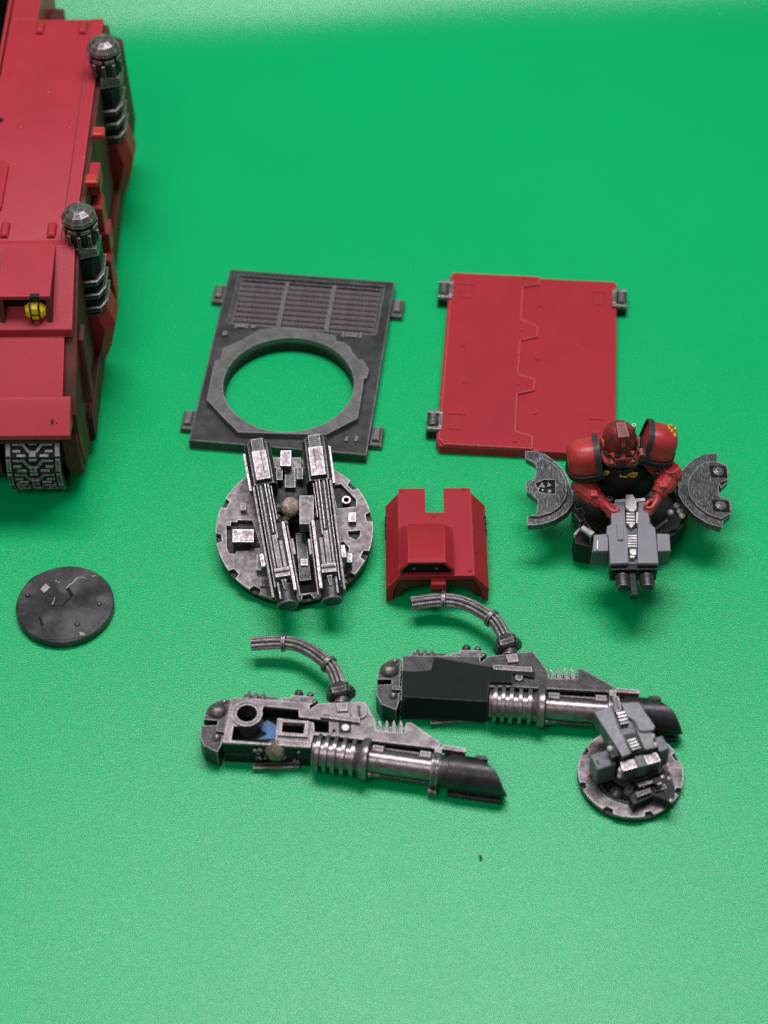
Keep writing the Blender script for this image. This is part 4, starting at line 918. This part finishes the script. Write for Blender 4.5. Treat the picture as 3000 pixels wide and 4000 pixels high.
    gp('box_clip', [(612, 975), (622, 975), (620, 1045), (610, 1040)], -.02, .0, SILV, a)
    a = gp('ammo_box', [(1042, 928), (1135, 932), (1145, 1060), (1050, 1062)], -.50, -.06, DGREY, bev=.015); gp('box_lid', [(1042, 928), (1135, 932), (1140, 1052), (1050, 1055)], -.058, -.02, GREY, a, bev=.012)
    q = g.P(Z, 700, 1152, -.06); q2 = g.P(Z, 1053, 1150, -.06)
    obj('gun_front', B(g).box(q.x+.03, q2.x-.02, q.y-.10, q.y+.02, -.46, -.09), BLK, t)
    for a_ in (790, 965):
        p = g.P(Z, a_, 1200, -.26)
        o_ = obj('gun_barrel', B(g).lathe((p.x, q.y-.06, -.26), (0, -1, 0), [(0, .10), (.08, .10), (.1, .135), (.3, .145), (.36, .13), (.37, .10)], 18), GUNM, t)
    p = g.P(Z, 870, 1250, -.2); obj('centre_pin', B(g).box(p.x-.065, p.x+.065, q.y-.62, q.y-.05, -.34, -.18, .02), BLK, t)
    for q_ in ((700, 728), (1010, 700)):
        p = aty(Z, q_[0], q_[1], 26.78)
        obj('gun_grip', B(WF).lathe((p.x, p.y, p.z-.3), (0, 0.15, 1), [(0, .05), (.3, .05), (.36, .075), (.45, .06)], 14), GUNM, t)
    # ---- the figure: one continuous skinned body with arms and hands
    V = []; E = []; RAD = []
    def add(p, r, par=None):
        V.append(f.I @ Vector(p)); RAD.append(r)
        if par is not None: E.append((par, len(V)-1))
        return len(V)-1
    Y0 = 27.62
    pel = add((4.75, 27.65, .65), .38)
    wst = add((4.74, 27.62, 1.05), .36, pel)
    cst = add(aty(Z, 800, 520, Y0), .42, wst)
    nk = add(aty(Z, 790, 360, Y0+.05), .2, cst)
    hd = add(aty(Z, 795, 270, Y0-.05), .22, nk)
    def arm(side, sh, el, wr, pa, yy):
        s = add(aty(Z, *sh, yy[0]), .2, cst)
        e = add(aty(Z, *el, yy[1]), .17, s)
        w_ = add(aty(Z, *wr, yy[2]), .125, e)
        h = add(aty(Z, *pa, yy[3]), .11, w_)
        pos = Vector(aty(Z, *pa, yy[3]))
        fwd = (pos-Vector(aty(Z, *wr, yy[2]))).normalized()
        lat = Vector((0, 0, 1)).cross(fwd).normalized()
        for k in range(4):                         # fingers curl over the grip
            off = (k-1.5)*.058; ln = (.95, 1.08, 1.0, .82)[k]
            a0 = add(pos+Vector((-side*.02, 0, off))+fwd*.07, .042, h)
            a1 = add(pos+Vector((side*.02, -.05, off-.01))+fwd*.16*ln, .040, a0)
            a2 = add(pos+Vector((side*.10, -.02, off-.02))+fwd*.20*ln, .036, a1)
            add(pos+Vector((side*.16, .05, off-.02))+fwd*.14*ln, .032, a2)
        b0 = add(pos+Vector((side*.07, .03, .05)), .045, h)
        b1 = add(pos+Vector((side*.13, -.02, .1))+fwd*.06, .04, b0)
        add(pos+Vector((side*.17, -.05, .09))+fwd*.12, .034, b1)
    arm(1, (520, 420), (490, 590), (630, 680), (682, 742), (27.6, 27.25, 26.95, 26.72))
    arm(-1, (1085, 380), (1165, 520), (1075, 610), (1030, 705), (27.6, 27.3, 26.98, 26.74))
    me = bpy.data.meshes.new('body'); me.from_pydata([tuple(v) for v in V], E, []); me.materials.append(ARMRED)
    bo = bpy.data.objects.new('body', me); COL.objects.link(bo); bo.parent = t; ROOTM[bo.name] = ROOTM[t.name]
    sk = bo.modifiers.new('skin', 'SKIN'); sk.use_smooth_shade = True
    for i, sv in enumerate(me.skin_vertices[0].data): sv.radius = (RAD[i], RAD[i])
    me.skin_vertices[0].data[0].use_root = True
    ss = bo.modifiers.new('sub', 'SUBSURF'); ss.levels = 2; ss.render_levels = 2
    # forearm plates
    def limb(name, p0, p1, y0, y1, r0, r1, mat, prof):
        a = aty(Z, *p0, y0); b_ = aty(Z, *p1, y1); d = Vector(b_)-Vector(a); L = d.length
        return obj(name, B(WF).lathe(a, d, [(L*u, r) for u, r in prof], 12), mat, t, ang=25)
    limb('forearm_guard', (500, 588), (655, 712), 27.2, 26.86, 0, 0, ARMRED, [(0, .15), (.08, .2), (.3, .215), (.62, .2), (.66, .17), (.9, .15), (1, .1)])
    limb('forearm_guard', (1150, 500), (1050, 648), 27.22, 26.88, 0, 0, ARMRED, [(0, .15), (.08, .2), (.35, .215), (.66, .2), (.7, .17), (.95, .15), (1, .1)])
    limb('elbow_cap', (470, 560), (490, 610), 27.2, 27.15, 0, 0, ARMRED, [(0, .13), (.5, .17), (1, .12)])
    limb('elbow_cap', (1150, 455), (1175, 540), 27.2, 27.15, 0, 0, ARMRED, [(0, .15), (.5, .18), (1, .13)])
    for (x_, y_, yy) in ((590, 650, 26.93), (1085, 585, 26.95)):
        p = aty(Z, x_, y_-14, yy-.06); obj('forearm_badge', B(WF).box(p.x-.07, p.x+.07, p.y-.09, p.y+.05, p.z-.03, p.z+.03, .02), ARMRED, t)
    # chest
    c = aty(Z, 808, 500, 27.55)
    obj('chest_armour', B(WF).ell((c.x, c.y, c.z-.08), (.62, .46, .62), 28, 16), BLK, t)
    n_ = aty(Z, 785, 370, 27.45)
    obj('collar', B(WF).lathe((n_.x, n_.y+.07, n_.z-.1), (0, -.25, 1), [(0, .42), (.07, .41), (.11, .38), (.11, .34), (.02, .32)], 28), BLK, t)
    bp = aty(Z, 800, 640, 27.2); obj('belt_buckle', B(WF).box(bp.x-.1, bp.x+.22, bp.y-.05, bp.y+.1, bp.z-.1, bp.z+.06, .02), BLK, t)
    random.seed(5)
    for (x_, y_, w_, n) in ((838, 500, .30, 14), (690, 488, .10, 5)):
        gb = []
        for k in range(n):
            u = random.uniform(-1, 1); vv = random.uniform(-1, 1)*(1-.5*abs(u))
            # seat the flake on the chest ellipsoid
            dx = (x_-808)*.0029+u*w_; 
            px_ = aty(Z, x_+u*w_*340*.55, y_+vv*16, 27.1)
            ex = (px_.x-c.x)/.62; z_ = px_.z
            for it in range(12):
                ez = (z_-(c.z-.08))/.62
                yy = c.y-.46*math.sqrt(max(.02, 1-ex*ex-ez*ez)); px_ = aty(Z, x_+u*w_*340*.55, y_+vv*16, yy); ex = (px_.x-c.x)/.62; z_ = px_.z
            gb.append((px_.x, yy-.02, z_))
        bb = B(WF)
        for q_ in gb: bb.ell(q_, (.06*random.uniform(.6, 1.2), .03, .028), 7, 4, wob=.6)
        o_ = obj('gold_emblem', bb, GOLD, t)
    # helmet
    h = aty(Z, 775, 255, 27.35)
    hf = Fr(h, math.radians(6), math.radians(10))
    hl = obj('helmet', B(hf).ell((0, .02, .0), (.33, .37, .36), 24, 16), HELMRED, t)
    obj('brow_plate', B(hf).slab([(-.12, -.22), (.12, -.22), (.10, .14), (-.10, .14)], .24, .42, top=.1), HELMRED, hl)
    obj('face_mask', B(hf).hull([[(-.24, -.30, .04), (.24, -.30, .04), (.22, -.1, -.38), (-.22, -.1, -.38)], [(-.15, -.42, -.02), (.15, -.42, -.02), (.13, -.40, -.32), (-.13, -.40, -.32)]]), ARMRED, hl)
    obj('helmet_crest', B(hf).hull([[(-.035, -.30, .17), (.035, -.30, .17), (.03, -.30, .24), (-.03, -.30, .24)], [(-.04, -.1, .31), (.04, -.1, .31), (.035, -.1, .40), (-.035, -.1, .40)], [(-.04, .2, .27), (.04, .2, .27), (.03, .2, .34), (-.03, .2, .34)]]), HELMRED, hl)
    obj('mouth_grille', B(hf).box(-.085, .085, -.46, -.40, -.28, -.12, .02), BLK, hl)
    for s_ in (-1, 1):
        obj('eye_lens', B(hf).box(min(s_*.05, s_*.17), max(s_*.05, s_*.17), -.40, -.33, .0, .06), INNER, hl)
        obj('ear_cap', B(hf).lathe((s_*.29, -.02, -.05), (s_, -.1, 0), [(0, .12), (.06, .12), (.08, .08)], 14), HELMRED, hl)
        obj('breather_tube', B(hf).tube(smoothpath([(s_*.16, -.38, -.24), (s_*.27, -.30, -.26), (s_*.32, -.12, -.24)], 4), .06, 8), HELMRED, hl)
        obj('cheek_filter', B(hf).lathe((s_*.17, -.34, -.18), (s_*.3, -1, -.1), [(0, .09), (.1, .085), (.11, .06)], 12), HELMRED, hl)
    obj('sight_pod', B(hf).lathe((.36, -.28, .0), (0, -1, .0), [(0, .085), (.14, .08), (.15, .05)], 14), HELMRED, hl)
    p = aty(Z, 878, 152, 27.45); obj('antenna_stud', B(WF).slab(circ((p.x, p.y), .045, 14), p.z-.05, p.z+.02, [circ((p.x, p.y), .02, 10)]), SILV, t)
    obj('antenna_post', B(WF).cyl((p.x, p.y, p.z-.4), (p.x, p.y, p.z-.052), .04), HELMRED, t)
    # shoulder pads: an arched shell with a dark trim along the inner and lower edge
    def pad(cpx, yy, r, yaw, roll, side, emblem):
        c_ = Vector(aty(Z, *cpx, yy))
        pf = Fr(c_); pf.M = Matrix.Translation(c_) @ Matrix.Rotation(yaw, 4, 'Z') @ Matrix.Rotation(roll*side, 4, 'Y') @ Matrix.Rotation(math.radians(-4), 4, 'X'); pf.I = pf.M.inverted()
        lo = -.27
        def arch(x_, k, n=17, top=1.0, dz=0.0):
            """arch from the front hem over the top to the back hem; k scales it"""
            pts = [(x_, -r*k, lo+dz), (x_, -r*k*1.02, lo*.5)]
            pts += [(x_, -r*k*math.copysign(abs(math.cos(a))**.75, math.cos(a)), r*k*top*math.sin(a)**.85) for a in [PI*(i+.5)/n for i in range(n)]]
            return pts+[(x_, r*k*1.02, lo*.5), (x_, r*k, lo+dz)]
        xs = [(-.27, .93), (-.2, 1.0), (-.02, 1.0), (.12, .95), (.22, .85), (.29, .68), (.32, .42)]
        o_ = obj('shoulder_pad', B(pf).hull([arch(side*x_, k) for x_, k in xs]), ARMRED, t, ang=50)
        def band(x0, x1, k):
            a = arch(side*x0, k); b_ = arch(side*x1, k)
            a2 = arch(side*x0, k*.9); b2 = arch(side*x1, k*.9)
            return B(pf).hull([a+a2[::-1], b_+b2[::-1]])
        obj('pad_rim', band(-.32, -.21, 1.10), RIMD, o_, ang=50)
        hem = [(-side*.31, -r*1.05, lo)]+[(side*x_, -r*k*1.05-.01, lo) for x_, k in xs[1:]]+[(side*.36, 0, lo)]+[(side*x_, r*k*1.05, lo) for x_, k in xs[::-1]]
        hm = B(pf)
        for q0, q1 in zip(hem, hem[1:]):
            q0 = Vector(q0); q1 = Vector(q1)
        hm.hull([[(p_[0]*kk+0, p_[1]*kk, lo+zz) for p_ in hem] for kk, zz in ((.97, .075), (1.07, .065), (1.09, -.04), (.95, -.06))])
        obj('pad_hem', hm, BLK, o_)
        obj('pad_corner', B(pf).hull([[(-side*.315, -r*1.13, lo-.03), (-side*.14, -r*1.12, lo-.03), (-side*.14, -r*1.12, lo+.13), (-side*.315, -r*1.13, lo+.2)], [(-side*.315, -r*.9, lo-.03), (-side*.14, -r*.9, lo-.03), (-side*.14, -r*.92, lo+.13), (-side*.315, -r*.92, lo+.2)]]), RIMD, o_)
        if emblem:
            e_ = B(pf)
            for k_ in range(26):
                a = random.uniform(.35, .8)*PI; u = random.uniform(.08, .28)
                if abs(a/PI-.57)*2.2+abs(u-.18)*5 > .62: continue
                kk = 1.0 if u < .1 else (.95 if u < .16 else .84)
                e_.ell((side*u, -r*kk*math.cos(a), r*kk*math.sin(a)**.85), (.05, .045, .045), 7, 4, wob=.6)
            obj('gold_emblem', e_, GOLD, o_)
    pad((516, 375), 27.42, .335, math.radians(3), math.radians(9), -1, False)
    pad((1064, 270), 27.55, .345, math.radians(-4), math.radians(12), 1, True)
gunner()

# ------------------------------------------------------------------ 10 fibre crumb on the sheet
def crumb():
    p = WF.P(ZM(1, 0, 0), 1876, 3350, .03)
    b = B(); b.tube([(p.x-.01, p.y+.06, .02), (p.x+.0, p.y+.02, .035), (p.x+.015, p.y-.02, .03), (p.x+.005, p.y-.06, .02)], [.012, .024, .026, .01], 7)
    o = obj('fibre_crumb', b, BLK); o['label'] = 'tiny dark curled fibre alone on the bare green sheet'; o['category'] = 'debris'
crumb()
